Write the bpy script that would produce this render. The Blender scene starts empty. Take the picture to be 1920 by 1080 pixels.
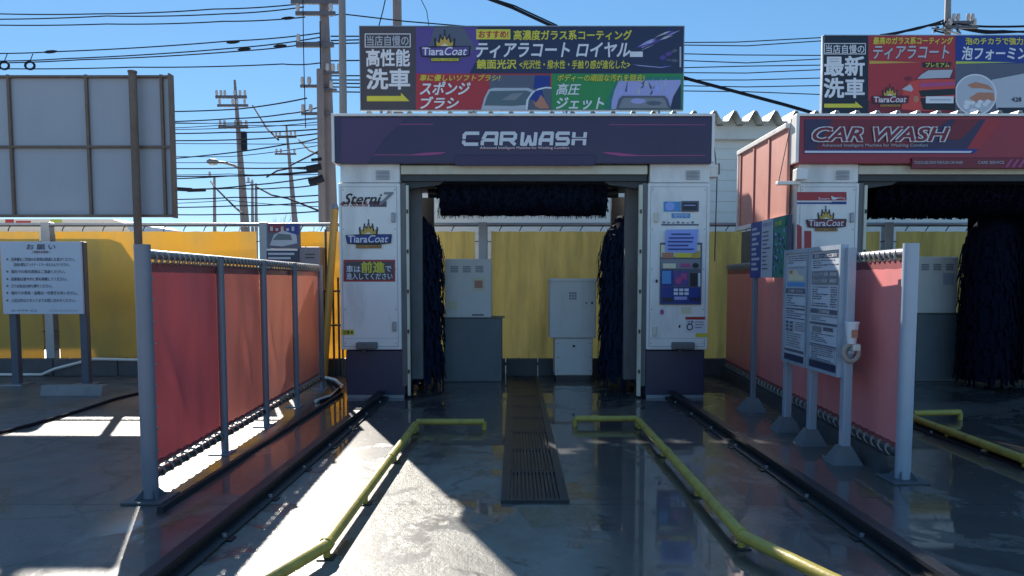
import bpy, bmesh, math, random
from mathutils import Vector, Matrix
random.seed(7)
R = math.radians
sc = bpy.context.scene
C = sc.collection

# ------------------------------------------------------------------ camera
CAMH = 1.187; F = 1390.0; CX = 964.0; PITCH = R(4.0); PY = 525 + F*math.tan(PITCH)
cam_d = bpy.data.cameras.new("camera"); cam = bpy.data.objects.new("camera", cam_d); C.objects.link(cam)
cam.location = (0, 0, CAMH); cam.rotation_euler = (R(90)-PITCH, 0, 0)
cam_d.sensor_width = 36; cam_d.lens = 36*F/1920
cam_d.shift_x = (960-CX)/1920; cam_d.shift_y = (PY-540)/1920
cam_d.clip_start = 0.05; cam_d.clip_end = 3000
sc.camera = cam

# ------------------------------------------------------------------ light
SUN = Vector((-0.40, 1.0, 0.62)).normalized()
world = bpy.data.worlds.new("World"); sc.world = world; world.use_nodes = True
nt = world.node_tree; nt.nodes.clear()
sky = nt.nodes.new("ShaderNodeTexSky"); sky.sky_type = 'NISHITA'; sky.sun_disc = False
sky.sun_elevation = math.asin(SUN.z); sky.sun_rotation = math.atan2(SUN.x, SUN.y)
sky.air_density = 1.0; sky.dust_density = 0.12; sky.ozone_density = 4.0; sky.altitude = 3000
bg = nt.nodes.new("ShaderNodeBackground"); bg.inputs[1].default_value = 0.127
wo = nt.nodes.new("ShaderNodeOutputWorld")
gmn = nt.nodes.new("ShaderNodeGamma"); gmn.inputs[1].default_value = 0.5
hsn = nt.nodes.new("ShaderNodeHueSaturation"); hsn.inputs["Saturation"].default_value = 1.58; hsn.inputs["Value"].default_value = 1.56
nt.links.new(sky.outputs[0], gmn.inputs[0]); nt.links.new(gmn.outputs[0], hsn.inputs["Color"]); nt.links.new(hsn.outputs[0], bg.inputs[0]); nt.links.new(bg.outputs[0], wo.inputs[0])
sun_d = bpy.data.lights.new("sun", 'SUN'); sun_d.energy = 4.3; sun_d.angle = R(0.53); sun_d.color = (1.0, 0.93, 0.82)
sun = bpy.data.objects.new("sun", sun_d); C.objects.link(sun)
sun.rotation_euler = (-SUN).to_track_quat('-Z', 'Y').to_euler(); sun.location = (-5, 15, 12)
sc.view_settings.view_transform = 'Standard'; sc.view_settings.look = 'None'
sc.view_settings.exposure = 0.95; sc.view_settings.gamma = 1.0
sc.render.engine = 'CYCLES'
sc.cycles.use_denoising = True
sc.cycles.max_bounces = 8; sc.cycles.transparent_max_bounces = 12
sc.cycles.sample_clamp_indirect = 6.0

# ------------------------------------------------------------------ pixel helpers (photo pixel -> place in the world)
SP, CP = math.sin(PITCH), math.cos(PITCH)
def ray(px, py):
    u = (px-CX)/F; v = (PY-py)/F
    return Vector((u, CP+v*SP, -SP+v*CP))
def W(px, py, D):
    d = ray(px, py); t = D/d.y
    return Vector((d.x*t, D, CAMH+d.z*t))
def G(px, py, z=0.0):
    d = ray(px, py); t = (z-CAMH)/d.z
    return Vector((d.x*t, d.y*t, z))
def WX(px, py, X):
    d = ray(px, py); t = X/d.x
    return Vector((X, d.y*t, CAMH+d.z*t))
def face(D): return lambda px, py, k=0: W(px, py, D) + Vector((0, -0.003*k, 0))
def side(X, s): return lambda px, py, k=0: WX(px, py, X) + Vector((s*0.003*k, 0, 0))

# ------------------------------------------------------------------ materials
MATS = {}
def mat(name, col, rough=0.5, metal=0.0, var=0.12, scale=6.0, bump=0.0, bscale=60.0, dirt=None, dscale=3.0, damt=0.45, spec=0.5, coat=0.0):
    if name in MATS: return MATS[name]
    m = bpy.data.materials.new(name); m.use_nodes = True; MATS[name] = m
    n = m.node_tree.nodes; l = m.node_tree.links
    b = n["Principled BSDF"]
    tc = n.new("ShaderNodeTexCoord")
    no = n.new("ShaderNodeTexNoise"); no.inputs["Scale"].default_value = scale; no.inputs["Detail"].default_value = 6
    l.new(tc.outputs["Object"], no.inputs["Vector"])
    mx = n.new("ShaderNodeMix"); mx.data_type = 'RGBA'
    c1 = [max(0, c*(1-var)) for c in col]; c2 = [min(1, c*(1+var)) for c in col]
    mx.inputs[6].default_value = (*c1, 1); mx.inputs[7].default_value = (*c2, 1)
    l.new(no.outputs["Fac"], mx.inputs[0])
    out = mx.outputs[2]
    if dirt:
        n2 = n.new("ShaderNodeTexNoise"); n2.inputs["Scale"].default_value = dscale; n2.inputs["Detail"].default_value = 8; n2.inputs["Roughness"].default_value = 0.65
        mp = n.new("ShaderNodeMapping"); mp.inputs["Scale"].default_value = (1, 1, 0.35)
        l.new(tc.outputs["Object"], mp.inputs["Vector"]); l.new(mp.outputs[0], n2.inputs["Vector"])
        rp = n.new("ShaderNodeValToRGB"); rp.color_ramp.elements[0].position = 0.5; rp.color_ramp.elements[1].position = 0.72
        rp.color_ramp.elements[1].color = (damt, damt, damt, 1)
        l.new(n2.outputs["Fac"], rp.inputs[0])
        m2 = n.new("ShaderNodeMix"); m2.data_type = 'RGBA'; m2.inputs[7].default_value = (*dirt, 1)
        l.new(rp.outputs[0], m2.inputs[0]); l.new(out, m2.inputs[6]); out = m2.outputs[2]
    l.new(out, b.inputs["Base Color"])
    mr = n.new("ShaderNodeMapRange"); mr.inputs[3].default_value = max(0.02, rough-0.08); mr.inputs[4].default_value = min(1, rough+0.08)
    l.new(no.outputs["Fac"], mr.inputs[0]); l.new(mr.outputs[0], b.inputs["Roughness"])
    b.inputs["Metallic"].default_value = metal; b.inputs["Specular IOR Level"].default_value = spec
    b.inputs["Coat Weight"].default_value = coat
    if bump:
        n3 = n.new("ShaderNodeTexNoise"); n3.inputs["Scale"].default_value = bscale; n3.inputs["Detail"].default_value = 4
        l.new(tc.outputs["Object"], n3.inputs["Vector"])
        bp = n.new("ShaderNodeBump"); bp.inputs["Strength"].default_value = bump; bp.inputs["Distance"].default_value = 0.01
        l.new(n3.outputs["Fac"], bp.inputs["Height"]); l.new(bp.outputs[0], b.inputs["Normal"])
    return m

def sheet_mat(name, col, tcol, fwd=0.35, tr=0.45, dirt=(0.12, 0.09, 0.05), damt=0.5, streak=(1.6, 1.6, 0.12), frough=0.55):
    """thin vinyl sheet: part of the light passes through, partly straight on"""
    m = bpy.data.materials.new(name); m.use_nodes = True; MATS[name] = m
    n = m.node_tree.nodes; l = m.node_tree.links
    b = n["Principled BSDF"]; b.inputs["Roughness"].default_value = 0.38
    out = n["Material Output"]
    tc = n.new("ShaderNodeTexCoord"); mp = n.new("ShaderNodeMapping"); mp.inputs["Scale"].default_value = streak
    l.new(tc.outputs["Object"], mp.inputs["Vector"])
    no = n.new("ShaderNodeTexNoise"); no.inputs["Scale"].default_value = 2.2; no.inputs["Detail"].default_value = 9; no.inputs["Roughness"].default_value = 0.62
    l.new(mp.outputs[0], no.inputs["Vector"])
    rp = n.new("ShaderNodeValToRGB"); rp.color_ramp.elements[0].position = 0.42; rp.color_ramp.elements[1].position = 0.75
    rp.color_ramp.elements[1].color = (damt, damt, damt, 1)
    l.new(no.outputs["Fac"], rp.inputs[0])
    def mixc(c):
        x = n.new("ShaderNodeMix"); x.data_type = 'RGBA'; x.inputs[6].default_value = (*c, 1); x.inputs[7].default_value = (*dirt, 1)
        l.new(rp.outputs[0], x.inputs[0]); return x.outputs[2]
    l.new(mixc(col), b.inputs["Base Color"])
    t = n.new("ShaderNodeBsdfTranslucent"); l.new(mixc(tcol), t.inputs["Color"])
    g = n.new("ShaderNodeBsdfRefraction"); g.inputs["Roughness"].default_value = frough; g.inputs["IOR"].default_value = 1.25
    l.new(mixc(tcol), g.inputs["Color"])
    a1 = n.new("ShaderNodeMixShader"); a1.inputs[0].default_value = fwd
    l.new(t.outputs[0], a1.inputs[1]); l.new(g.outputs[0], a1.inputs[2])
    a2 = n.new("ShaderNodeMixShader"); a2.inputs[0].default_value = tr
    l.new(b.outputs[0], a2.inputs[1]); l.new(a1.outputs[0], a2.inputs[2])
    l.new(a2.outputs[0], out.inputs["Surface"])
    return m

steel = mat("galvanised steel", (0.30, 0.32, 0.35), 0.42, 0.6, 0.2, 9, dirt=(0.16, 0.12, 0.09), damt=0.35)
post_grey = mat("grey painted post", (0.19, 0.205, 0.25), 0.45, 0.1, 0.15, 7, dirt=(0.15, 0.13, 0.12), damt=0.4)
post_blue = mat("pale blue grey painted post", (0.36, 0.42, 0.50), 0.4, 0.1, 0.12, 7, dirt=(0.15, 0.14, 0.13), damt=0.4)
dark_pipe = mat("dark pipe", (0.07, 0.075, 0.085), 0.4, 0.4, 0.25, 12, bump=0.2)
rope_m = mat("weathered rope", (0.30, 0.28, 0.25), 0.8, 0, 0.25, 40)
red_sheet = sheet_mat("red vinyl sheet", (0.42, 0.08, 0.08), (0.72, 0.24, 0.20), fwd=0.6, tr=0.45, dirt=(0.40, 0.12, 0.10), damt=0.45, streak=(3, 3, 0.25), frough=0.65)
red_deep = sheet_mat("deep red vinyl sheet", (0.46, 0.085, 0.105), (0.62, 0.12, 0.13), fwd=0.5, tr=0.30, dirt=(0.32, 0.08, 0.08), damt=0.4, streak=(3, 3, 0.25), frough=0.6)
red_thin = sheet_mat("paler red vinyl sheet", (0.47, 0.12, 0.105), (0.72, 0.30, 0.25), fwd=0.65, tr=0.55, dirt=(0.55, 0.22, 0.16), damt=0.45, streak=(3, 3, 0.25), frough=0.75)  # paler, more translucent red for the two far panels
red_faded = sheet_mat("faded red vinyl sheet", (0.95, 0.30, 0.29), (0.7, 0.2, 0.18), fwd=0.4, tr=0.14, dirt=(0.66, 0.26, 0.26), damt=0.5, streak=(3, 3, 0.25))
yellow_sheet = sheet_mat("yellow vinyl sheet", (0.62, 0.46, 0.10), (0.70, 0.30, 0.004), fwd=0.2, tr=0.38, dirt=(0.34, 0.28, 0.12), damt=0.6, streak=(1.2, 1.2, 0.45))
yellow_backlit = sheet_mat("yellow vinyl sheet with painted backlight", (0.95, 0.66, 0.22), (0.99, 0.68, 0.20), fwd=0.05, tr=0.84, dirt=(0.36, 0.24, 0.09), damt=0.8, streak=(2.0, 2.0, 0.28))  # paler copy for the bays: light from behind put into the colour
white_panel = mat("white painted steel", (0.86, 0.82, 0.77), 0.32, 0, 0.05, 4, dirt=(0.36, 0.34, 0.32), dscale=3.2, damt=0.5)
white_dull = mat("dull white enamel", (0.74, 0.72, 0.67), 0.45, 0, 0.06, 5, dirt=(0.35, 0.33, 0.28), damt=0.4)
cream_trim = mat("cream trim", (0.70, 0.66, 0.52), 0.45, 0, 0.1, 5, dirt=(0.3, 0.26, 0.2), damt=0.4)
navy = mat("navy skirt paint", (0.035, 0.035, 0.075), 0.35, 0, 0.2, 4, dirt=(0.06, 0.06, 0.08), damt=0.4)
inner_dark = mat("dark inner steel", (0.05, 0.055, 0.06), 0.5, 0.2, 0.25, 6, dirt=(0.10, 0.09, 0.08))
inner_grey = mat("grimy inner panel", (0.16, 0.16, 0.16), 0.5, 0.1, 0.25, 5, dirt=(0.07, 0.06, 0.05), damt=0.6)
brush_m = mat("navy brush cloth", (0.008, 0.016, 0.038), 0.9, 0, 0.35, 10, spec=0.15)
brush_b = mat("black brush cloth", (0.006, 0.008, 0.020), 0.9, 0, 0.35, 10, spec=0.1)
yellow_pipe = mat("yellow painted pipe", (0.43, 0.34, 0.06), 0.42, 0, 0.12, 8, dirt=(0.20, 0.13, 0.05), damt=0.75, dscale=9, bump=0.15)
rail_black = mat("black steel rail", (0.020, 0.022, 0.027), 0.42, 0.2, 0.3, 10, bump=0.2, bscale=40)
concrete = mat("weathered concrete", (0.26, 0.25, 0.24), 0.7, 0, 0.2, 8, bump=0.4, dirt=(0.10, 0.10, 0.10))
pole_conc = mat("pole concrete", (0.20, 0.17, 0.17), 0.8, 0, 0.12, 4, dirt=(0.12, 0.09, 0.09))
pole_steel = mat("pole steel", (0.24, 0.22, 0.21), 0.55, 0.2, 0.12, 4, dirt=(0.12, 0.09, 0.07))
wire_m = mat("black cable", (0.02, 0.022, 0.03), 0.9, 0, 0.2, 4, spec=0.08)
metal_arm = mat("weathered crossarm", (0.13, 0.12, 0.13), 0.55, 0.4, 0.2, 6)
insul = mat("porcelain insulator", (0.45, 0.40, 0.38), 0.25, 0, 0.1, 5)
rust = mat("rusty frame", (0.19, 0.135, 0.10), 0.75, 0.1, 0.35, 14, dirt=(0.28, 0.22, 0.18), damt=0.5)
board_back = mat("grey board sheet", (0.40, 0.42, 0.46), 0.5, 0, 0.06, 2.0, dirt=(0.31, 0.32, 0.35), damt=0.5, dscale=1.5)
siding = mat("white wall siding", (0.86, 0.85, 0.80), 0.5, 0, 0.05, 3, dirt=(0.45, 0.43, 0.38), damt=0.4, dscale=1.2)
roof_m = mat("pale folded roof steel", (0.66, 0.66, 0.62), 0.35, 0.1, 0.08, 4, dirt=(0.4, 0.36, 0.3), damt=0.4)
sign_white = mat("notice white", (0.55, 0.60, 0.68), 0.4, 0, 0.04, 3, dirt=(0.4, 0.42, 0.46), damt=0.25)
black = mat("black", (0.015, 0.015, 0.02), 0.4, 0, 0.2, 5)
def ink(name, col, rough=0.4): return mat("print " + name, col, rough, 0, 0.05, 5)
I_white = ink("white", (0.72, 0.72, 0.76)); I_yel = ink("yellow", (0.66, 0.58, 0.05)); I_red = ink("red", (0.42, 0.03, 0.04))
I_char = ink("charcoal", (0.07, 0.055, 0.065)); I_navy = ink("navy", (0.02, 0.028, 0.075)); I_green = ink("green", (0.03, 0.25, 0.07))
I_blue = ink("blue", (0.012, 0.035, 0.24)); I_purple = ink("purple", (0.10, 0.06, 0.26)); I_lav = ink("lavender", (0.36, 0.36, 0.66))
I_gold = ink("gold", (0.55, 0.36, 0.06)); I_orange = ink("orange", (0.60, 0.28, 0.05)); I_black = ink("black", (0.012, 0.012, 0.018))
I_grey = ink("grey", (0.22, 0.23, 0.26)); I_lgrey = ink("light grey", (0.45, 0.48, 0.54)); I_skin = ink("skin", (0.48, 0.20, 0.12))
I_glass = ink("windscreen", (0.10, 0.14, 0.16), 0.3); I_teal = ink("teal", (0.02, 0.20, 0.14)); I_sky = ink("sky blue", (0.08, 0.30, 0.62))
I_peri = ink("periwinkle", (0.30, 0.40, 0.85)); I_cream = ink("cream", (0.72, 0.66, 0.46)); I_pink = ink("magenta", (0.42, 0.07, 0.22))
I_dred = ink("dark red", (0.20, 0.015, 0.03)); I_bred = ink("bright red", (0.62, 0.06, 0.05)); I_dpur = ink("dusk purple", (0.045, 0.028, 0.085)); I_purA = ink("plum", (0.085, 0.042, 0.115))
I_dnavy = ink("ink navy", (0.010, 0.014, 0.030)); I_lime = ink("lime", (0.45, 0.55, 0.08)); I_slate = ink("slate", (0.10, 0.11, 0.16))

# ------------------------------------------------------------------ mesh builder
_tcache = {}
def text_geo(s, bold, shear):
    k = (s, bold, shear)
    if k in _tcache: return _tcache[k]
    cu = bpy.data.curves.new("t", 'FONT'); cu.body = s; cu.shear = shear; cu.resolution_u = 3
    ob = bpy.data.objects.new("t", cu); C.objects.link(ob); bpy.context.view_layer.update()
    me = bpy.data.meshes.new_from_object(ob.evaluated_get(bpy.context.evaluated_depsgraph_get()))
    vs = [(v.co.x, v.co.y) for v in me.vertices]; fs = [tuple(p.vertices) for p in me.polygons]
    bpy.data.objects.remove(ob); bpy.data.curves.remove(cu); bpy.data.meshes.remove(me)
    xs = [v[0] for v in vs]; ys = [v[1] for v in vs]
    x0, x1, y0, y1 = min(xs), max(xs), min(ys), max(ys)
    r = ([((x-x0)/(x1-x0), (y-y0)/(y1-y0)) for x, y in vs], fs, x1-x0, y1-y0)
    _tcache[k] = r; return r

class MB:
    def __init__(s): s.v = []; s.f = []; s.m = []; s.sm = []; s.mats = []
    def mi(s, m):
        if m not in s.mats: s.mats.append(m)
        return s.mats.index(m)
    def add(s, vs, fs, m, smooth=False):
        o = len(s.v); k = s.mi(m); s.v += [tuple(v) for v in vs]
        for f in fs: s.f.append(tuple(i+o for i in f)); s.m.append(k); s.sm.append(smooth)
        return s
    def box(s, lo, hi, m, bev=0.0, rot=None, piv=None):
        bm = bmesh.new(); bmesh.ops.create_cube(bm, size=1)
        lo = Vector(lo); hi = Vector(hi); c = (lo+hi)/2; d = hi-lo
        for v in bm.verts: v.co = Vector((v.co.x*d.x, v.co.y*d.y, v.co.z*d.z)) + c
        if bev:
            bmesh.ops.bevel(bm, geom=bm.edges[:], offset=min(bev, min(abs(d.x), abs(d.y), abs(d.z))*0.45), segments=2, affect='EDGES', profile=0.5)
        if rot is not None:
            p = Vector(piv) if piv else c
            for v in bm.verts: v.co = rot @ (v.co-p) + p
        bm.verts.index_update()
        s.add([v.co[:] for v in bm.verts], [[v.index for v in f.verts] for f in bm.faces], m)
        bm.free(); return s
    def tube(s, pts, r, m, n=12, cap=True, smooth=True):
        pts = [Vector(p) for p in pts]; rr = r if isinstance(r, (list, tuple)) else [r]*len(pts)
        rings = []; up = None
        for i, p in enumerate(pts):
            if i == 0: t = pts[1]-p
            elif i == len(pts)-1: t = p-pts[i-1]
            else: t = (pts[i+1]-p).normalized() + (p-pts[i-1]).normalized()
            t.normalize()
            if up is None: up = Vector((0, 0, 1)) if abs(t.z) < 0.9 else Vector((1, 0, 0))
            a = t.cross(up).normalized(); b = a.cross(t).normalized(); up = b
            k = 1.0
            if 0 < i < len(pts)-1:
                k = 1.0/max(0.5, t.dot((p-pts[i-1]).normalized()))
            rings.append([p + (a*math.cos(2*math.pi*j/n) + b*math.sin(2*math.pi*j/n))*rr[i]*(k if k < 1.3 else 1.3) for j in range(n)])
        vs = [q for ring in rings for q in ring]; fs = []
        for i in range(len(pts)-1):
            for j in range(n):
                fs.append((i*n+j, i*n+(j+1) % n, (i+1)*n+(j+1) % n, (i+1)*n+j))
        s.add(vs, fs, m, smooth)
        if cap:
            s.add(rings[0], [tuple(range(n))], m); s.add(rings[-1], [tuple(range(n-1, -1, -1))], m)
        return s
    def prism(s, poly, dvec, m):
        n = len(poly); a = [Vector(p) for p in poly]; b = [p+Vector(dvec) for p in a]
        s.add(a+b, [tuple(range(n)), tuple(range(2*n-1, n-1, -1))] + [(i, i+n, (i+1) % n+n, (i+1) % n) for i in range(n)], m); return s
    def quad(s, mp, x0, y0, x1, y1, m, k=1):
        return s.poly(mp, [(x0, y1), (x1, y1), (x1, y0), (x0, y0)], m, k)
    def poly(s, mp, pts, m, k=1):
        s.n = getattr(s, 'n', 0)+1; k = k+0.02*s.n      # every print lies a hair above the one before
        s.add([mp(x, y, k) for x, y in pts], [tuple(range(len(pts)))], m); return s
    def ell(s, mp, cx, cy, rx, ry, m, k=1, n=28, a0=0, a1=360):
        return s.poly(mp, [(cx+rx*math.cos(R(a0+(a1-a0)*i/n)), cy+ry*math.sin(R(a0+(a1-a0)*i/n))) for i in range(n if a1-a0 == 360 else n+1)], m, k)
    def frame(s, mp, x0, y0, x1, y1, t, m, k=2):
        for q in ((x0, y0, x1, y0+t), (x0, y1-t, x1, y1), (x0, y0+t, x0+t, y1-t), (x1-t, y0+t, x1, y1-t)): s.quad(mp, *q, m, k)
        return s
    def line(s, mp, pts, w, m, k=2):
        for i, ((xa, ya), (xb, yb)) in enumerate(zip(pts, pts[1:])):
            L = math.hypot(xb-xa, yb-ya) or 1; nx, ny = -(yb-ya)/L*w/2, (xb-xa)/L*w/2
            ex, ey = (xb-xa)/L*w*0.3, (yb-ya)/L*w*0.3
            s.poly(mp, [(xa+nx-ex, ya+ny-ey), (xb+nx+ex, yb+ny+ey), (xb-nx+ex, yb-ny+ey), (xa-nx-ex, ya-ny-ey)], m, k+0.12*i)
        return s
    def text(s, mp, t, x0, y0, x1, y1, m, k=3, bold=0.0, shear=0.0):
        vs, fs, we, he = text_geo(t, 0, shear)
        # heavier strokes: the outline laid down again a hair to each side
        for i, (ox, oy) in enumerate(((0, 0),) if not bold else ((-1, -1), (1, -1), (1, 1), (-1, 1), (0, 0))):
            q = k+0.1*i; p = mp(x0, y1, q); ux = mp(x1, y1, q)-p; uy = mp(x0, y0, q)-p
            ex, ey = bold*0.75/we, bold*0.75/he
            s.add([p+ux*((a+ox*ex)*1.0)+uy*(b+oy*ey) for a, b in vs], fs, m)
        return s
    def build(s, name, parent=None, loc=None):
        me = bpy.data.meshes.new(name)
        o = bpy.data.objects.new(name, me); C.objects.link(o)
        base = Vector((0, 0, 0))
        if parent is not None:
            o.parent = parent; base = Vector(parent["_w"])
        if loc is not None: base = Vector(loc); o.location = base
        o["_w"] = tuple(base)
        me.from_pydata([tuple(Vector(v)-base) for v in s.v], [], s.f)
        for m in s.mats: me.materials.append(m)
        for p, i, q in zip(me.polygons, s.m, s.sm): p.material_index = i; p.use_smooth = q
        me.update(); return o

def tag(o, label, cat, group=None):
    o["label"] = label; o["category"] = cat
    if group: o["group"] = group
    return o
def thing(name, label, cat, loc, group=None):
    o = bpy.data.objects.new(name, None); C.objects.link(o); o.location = loc; o["_w"] = tuple(loc); o.empty_display_size = 0.2
    return tag(o, label, cat, group)

# ------------------------------------------------------------------ ground
def ground_mat():
    m = bpy.data.materials.new("wet yard concrete"); m.use_nodes = True
    n = m.node_tree.nodes; l = m.node_tree.links; b = n["Principled BSDF"]
    tc = n.new("ShaderNodeTexCoord")
    def noise(scale, det=6, rough=0.6, sc3=None, dist=0.0):
        x = n.new("ShaderNodeTexNoise"); x.inputs["Scale"].default_value = scale; x.inputs["Detail"].default_value = det; x.inputs["Roughness"].default_value = rough; x.inputs["Distortion"].default_value = dist
        if sc3:
            mp = n.new("ShaderNodeMapping"); mp.inputs["Scale"].default_value = sc3; l.new(tc.outputs["Object"], mp.inputs["Vector"]); l.new(mp.outputs[0], x.inputs["Vector"])
        else: l.new(tc.outputs["Object"], x.inputs["Vector"])
        return x.outputs["Fac"]
    def ramp(src, p0, p1, c0=0.0, c1=1.0):
        x = n.new("ShaderNodeMapRange"); x.inputs[1].default_value = p0; x.inputs[2].default_value = p1; x.inputs[3].default_value = c0; x.inputs[4].default_value = c1; x.interpolation_type = 'SMOOTHSTEP'
        l.new(src, x.inputs[0]); return x.outputs[0]
    def math_(op, a, c):
        x = n.new("ShaderNodeMath"); x.operation = op; x.use_clamp = False
        for i, q in enumerate((a, c)):
            if isinstance(q, (int, float)): x.inputs[i].default_value = q
            else: l.new(q, x.inputs[i])
        return x.outputs[0]
    def mixc(f, a, c):
        x = n.new("ShaderNodeMix"); x.data_type = 'RGBA'; l.new(f, x.inputs[0])
        for i, q in ((6, a), (7, c)):
            if isinstance(q, tuple): x.inputs[i].default_value = (*q, 1)
            else: l.new(q, x.inputs[i])
        return x.outputs[2]
    sx = n.new("ShaderNodeSeparateXYZ"); l.new(tc.outputs["Object"], sx.inputs[0])
    # how wet: soaked around the wash bays, damp in the yard to the left
    bay = ramp(sx.outputs[0], -2.25, -1.75)
    patch = noise(0.9, 7, 0.62, dist=0.6)
    wet = math_('ADD', ramp(patch, 0.36, 0.60), math_('MULTIPLY', bay, 0.55))
    wet = math_('MULTIPLY', wet, math_('ADD', 0.45, math_('MULTIPLY', bay, 0.55)))
    wetc = n.new("ShaderNodeClamp"); l.new(wet, wetc.inputs[0]); wet = wetc.outputs[0]
    pn = noise(0.62, 7, 0.58, (1, 0.8, 1), 0.9)
    # sunlit brightness painted in: paler, less wet floor where the sun lands
    dx = math_('ABSOLUTE', math_('ADD', sx.outputs[0], 0.55), 0.0); sun_mask = math_('MULTIPLY', ramp(dx, 1.15, 0.7), ramp(sx.outputs[1], 5.2, 4.5))
    sun_mask = math_('MULTIPLY', sun_mask, ramp(noise(2.2, 9, 0.70, None, 0.5), 0.42, 0.50))
    inv = math_('SUBTRACT', 1.0, sun_mask)
    wet = math_('MULTIPLY', wet, math_('SUBTRACT', 1.0, math_('MULTIPLY', sun_mask, 0.8)))
    bay = math_('MULTIPLY', bay, inv)
    pud = math_('MULTIPLY', ramp(pn, 0.415, 0.432), bay)
    isl = ramp(noise(2.4, 9, 0.68, (1, 0.7, 1), 0.5), 0.565, 0.59)      # drained islands standing out of the water film
    pud = math_('MULTIPLY', pud, math_('SUBTRACT', 1.0, math_('MULTIPLY', isl, 0.9)))
    rim = math_('MULTIPLY', ramp(pn, 0.395, 0.415), bay)
    grain = noise(110, 3, 0.75); mid = noise(5, 8, 0.68); stain = noise(1.6, 9, 0.7, None, 1.2); fine = noise(28, 6, 0.7)
    dry = mixc(mid, (0.10, 0.098, 0.10), (0.19, 0.18, 0.175))
    dry = mixc(ramp(stain, 0.45, 0.75), dry, (0.065, 0.062, 0.062))
    wetcol = mixc(mid, (0.062, 0.056, 0.050), (0.155, 0.135, 0.112))
    wetcol = mixc(ramp(stain, 0.48, 0.66), wetcol, (0.035, 0.034, 0.034))
    col = mixc(wet, dry, wetcol)
    col = mixc(ramp(grain, 0.55, 0.8), col, (0.20, 0.19, 0.175))
    col = mixc(math_('MULTIPLY', rim, math_('SUBTRACT', 1.0, isl)), col, (0.040, 0.039, 0.038)); col = mixc(pud, col, mixc(mid, (0.030, 0.030, 0.030), (0.085, 0.08, 0.072)))
    col = mixc(sun_mask, col, mixc(ramp(stain, 0.35, 0.65), mixc(mid, (0.11, 0.10, 0.085), (0.29, 0.27, 0.23)), (0.27, 0.255, 0.22)))
    spk = n.new("ShaderNodeTexVoronoi"); spk.inputs["Scale"].default_value = 85; l.new(tc.outputs["Object"], spk.inputs["Vector"])
    ssx = n.new("ShaderNodeSeparateColor"); l.new(spk.outputs["Color"], ssx.inputs[0])
    grit = math_('MULTIPLY', ramp(ssx.outputs[0], 0.62, 0.95), ramp(spk.outputs["Distance"], 0.45, 0.2))
    col = mixc(math_('MULTIPLY', grit, math_('SUBTRACT', 0.6, math_('MULTIPLY', pud, 0.35))), col, mixc(ssx.outputs[1], (0.03, 0.03, 0.03), (0.33, 0.31, 0.28)))
    # tyre-worn lanes and a saw-cut joint
    for xt in (-0.62, 0.86):
        band = math_('ABSOLUTE', math_('ADD', math_('SUBTRACT', sx.outputs[0], xt), math_('MULTIPLY', math_('SUBTRACT', mid, 0.5), 0.25)), 0.0)
        col = mixc(math_('MULTIPLY', ramp(band, 0.20, 0.08), math_('MULTIPLY', ramp(noise(3.0, 6, 0.7, (3, 0.35, 1)), 0.4, 0.62), 0.38)), col, (0.028, 0.027, 0.027))
    for src_, at_ in ((sx.outputs[1], 3.86), (sx.outputs[1], 6.9), (sx.outputs[0], -3.4)):
        jl = math_('ABSOLUTE', math_('ADD', math_('SUBTRACT', src_, at_), math_('MULTIPLY', math_('SUBTRACT', mid, 0.5), 0.012)), 0.0)
        col = mixc(math_('MULTIPLY', ramp(jl, 0.010, 0.004), 0.8), col, (0.018, 0.018, 0.018))
    # cracks
    vo = n.new("ShaderNodeTexVoronoi"); vo.feature = 'DISTANCE_TO_EDGE'; vo.inputs["Scale"].default_value = 0.42
    wv = n.new("ShaderNodeVectorMath"); wv.operation = 'ADD'; wn = n.new("ShaderNodeTexNoise"); wn.inputs["Scale"].default_value = 1.7; wn.inputs["Detail"].default_value = 6
    ws = n.new("ShaderNodeVectorMath"); ws.operation = 'SCALE'; ws.inputs[3].default_value = 0.9
    l.new(tc.outputs["Object"], wn.inputs["Vector"]); l.new(wn.outputs["Color"], ws.inputs[0]); l.new(ws.outputs[0], wv.inputs[0]); l.new(tc.outputs["Object"], wv.inputs[1]); l.new(wv.outputs[0], vo.inputs["Vector"])
    crack = math_('SUBTRACT', 1.0, ramp(vo.outputs["Distance"], 0.002, 0.012))
    col = mixc(math_('MULTIPLY', crack, 0.42), col, (0.02, 0.02, 0.02))
    col = mixc(ramp(sx.outputs[1], 2.7, 2.1), col, (0.60, 0.56, 0.49))   # unseen pale ground added to bounce sunlight onto the fronts
    col = mixc(ramp(sx.outputs[1], 9.35, 9.5), col, (0.66, 0.62, 0.54))   # hidden pale ground added behind the fence to throw light on its sheets
    l.new(col, b.inputs["Base Color"])
    b.inputs["Roughness"].default_value = 0.42
    l.new(math_('SUBTRACT', math_('SUBTRACT', math_('ADD', 0.30, math_('MULTIPLY', bay, 0.55)), math_('MULTIPLY', pud, 0.45)), math_('MULTIPLY', sun_mask, 0.08)), b.inputs["Specular IOR Level"])
    film = math_('ADD', math_('MULTIPLY', wet, 0.55), math_('MULTIPLY', pud, 0.45))
    b.inputs["Coat IOR"].default_value = 1.5
    cr = n.new("ShaderNodeMapRange"); cr.inputs[3].default_value = 0.12; cr.inputs[4].default_value = 0.012; l.new(pud, cr.inputs[0]); l.new(cr.outputs[0], b.inputs["Coat Roughness"])
    l.new(film, b.inputs["Coat Weight"])
    bp = n.new("ShaderNodeBump"); bp.inputs["Distance"].default_value = 0.010
    l.new(math_('ADD', math_('ADD', math_('MULTIPLY', grain, 0.30), math_('MULTIPLY', fine, 0.6)), math_('MULTIPLY', mid, 1.2)), bp.inputs["Height"])
    l.new(math_('MULTIPLY', math_('SUBTRACT', 1.0, math_('MULTIPLY', pud, 0.75)), 0.6), bp.inputs["Strength"])
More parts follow.
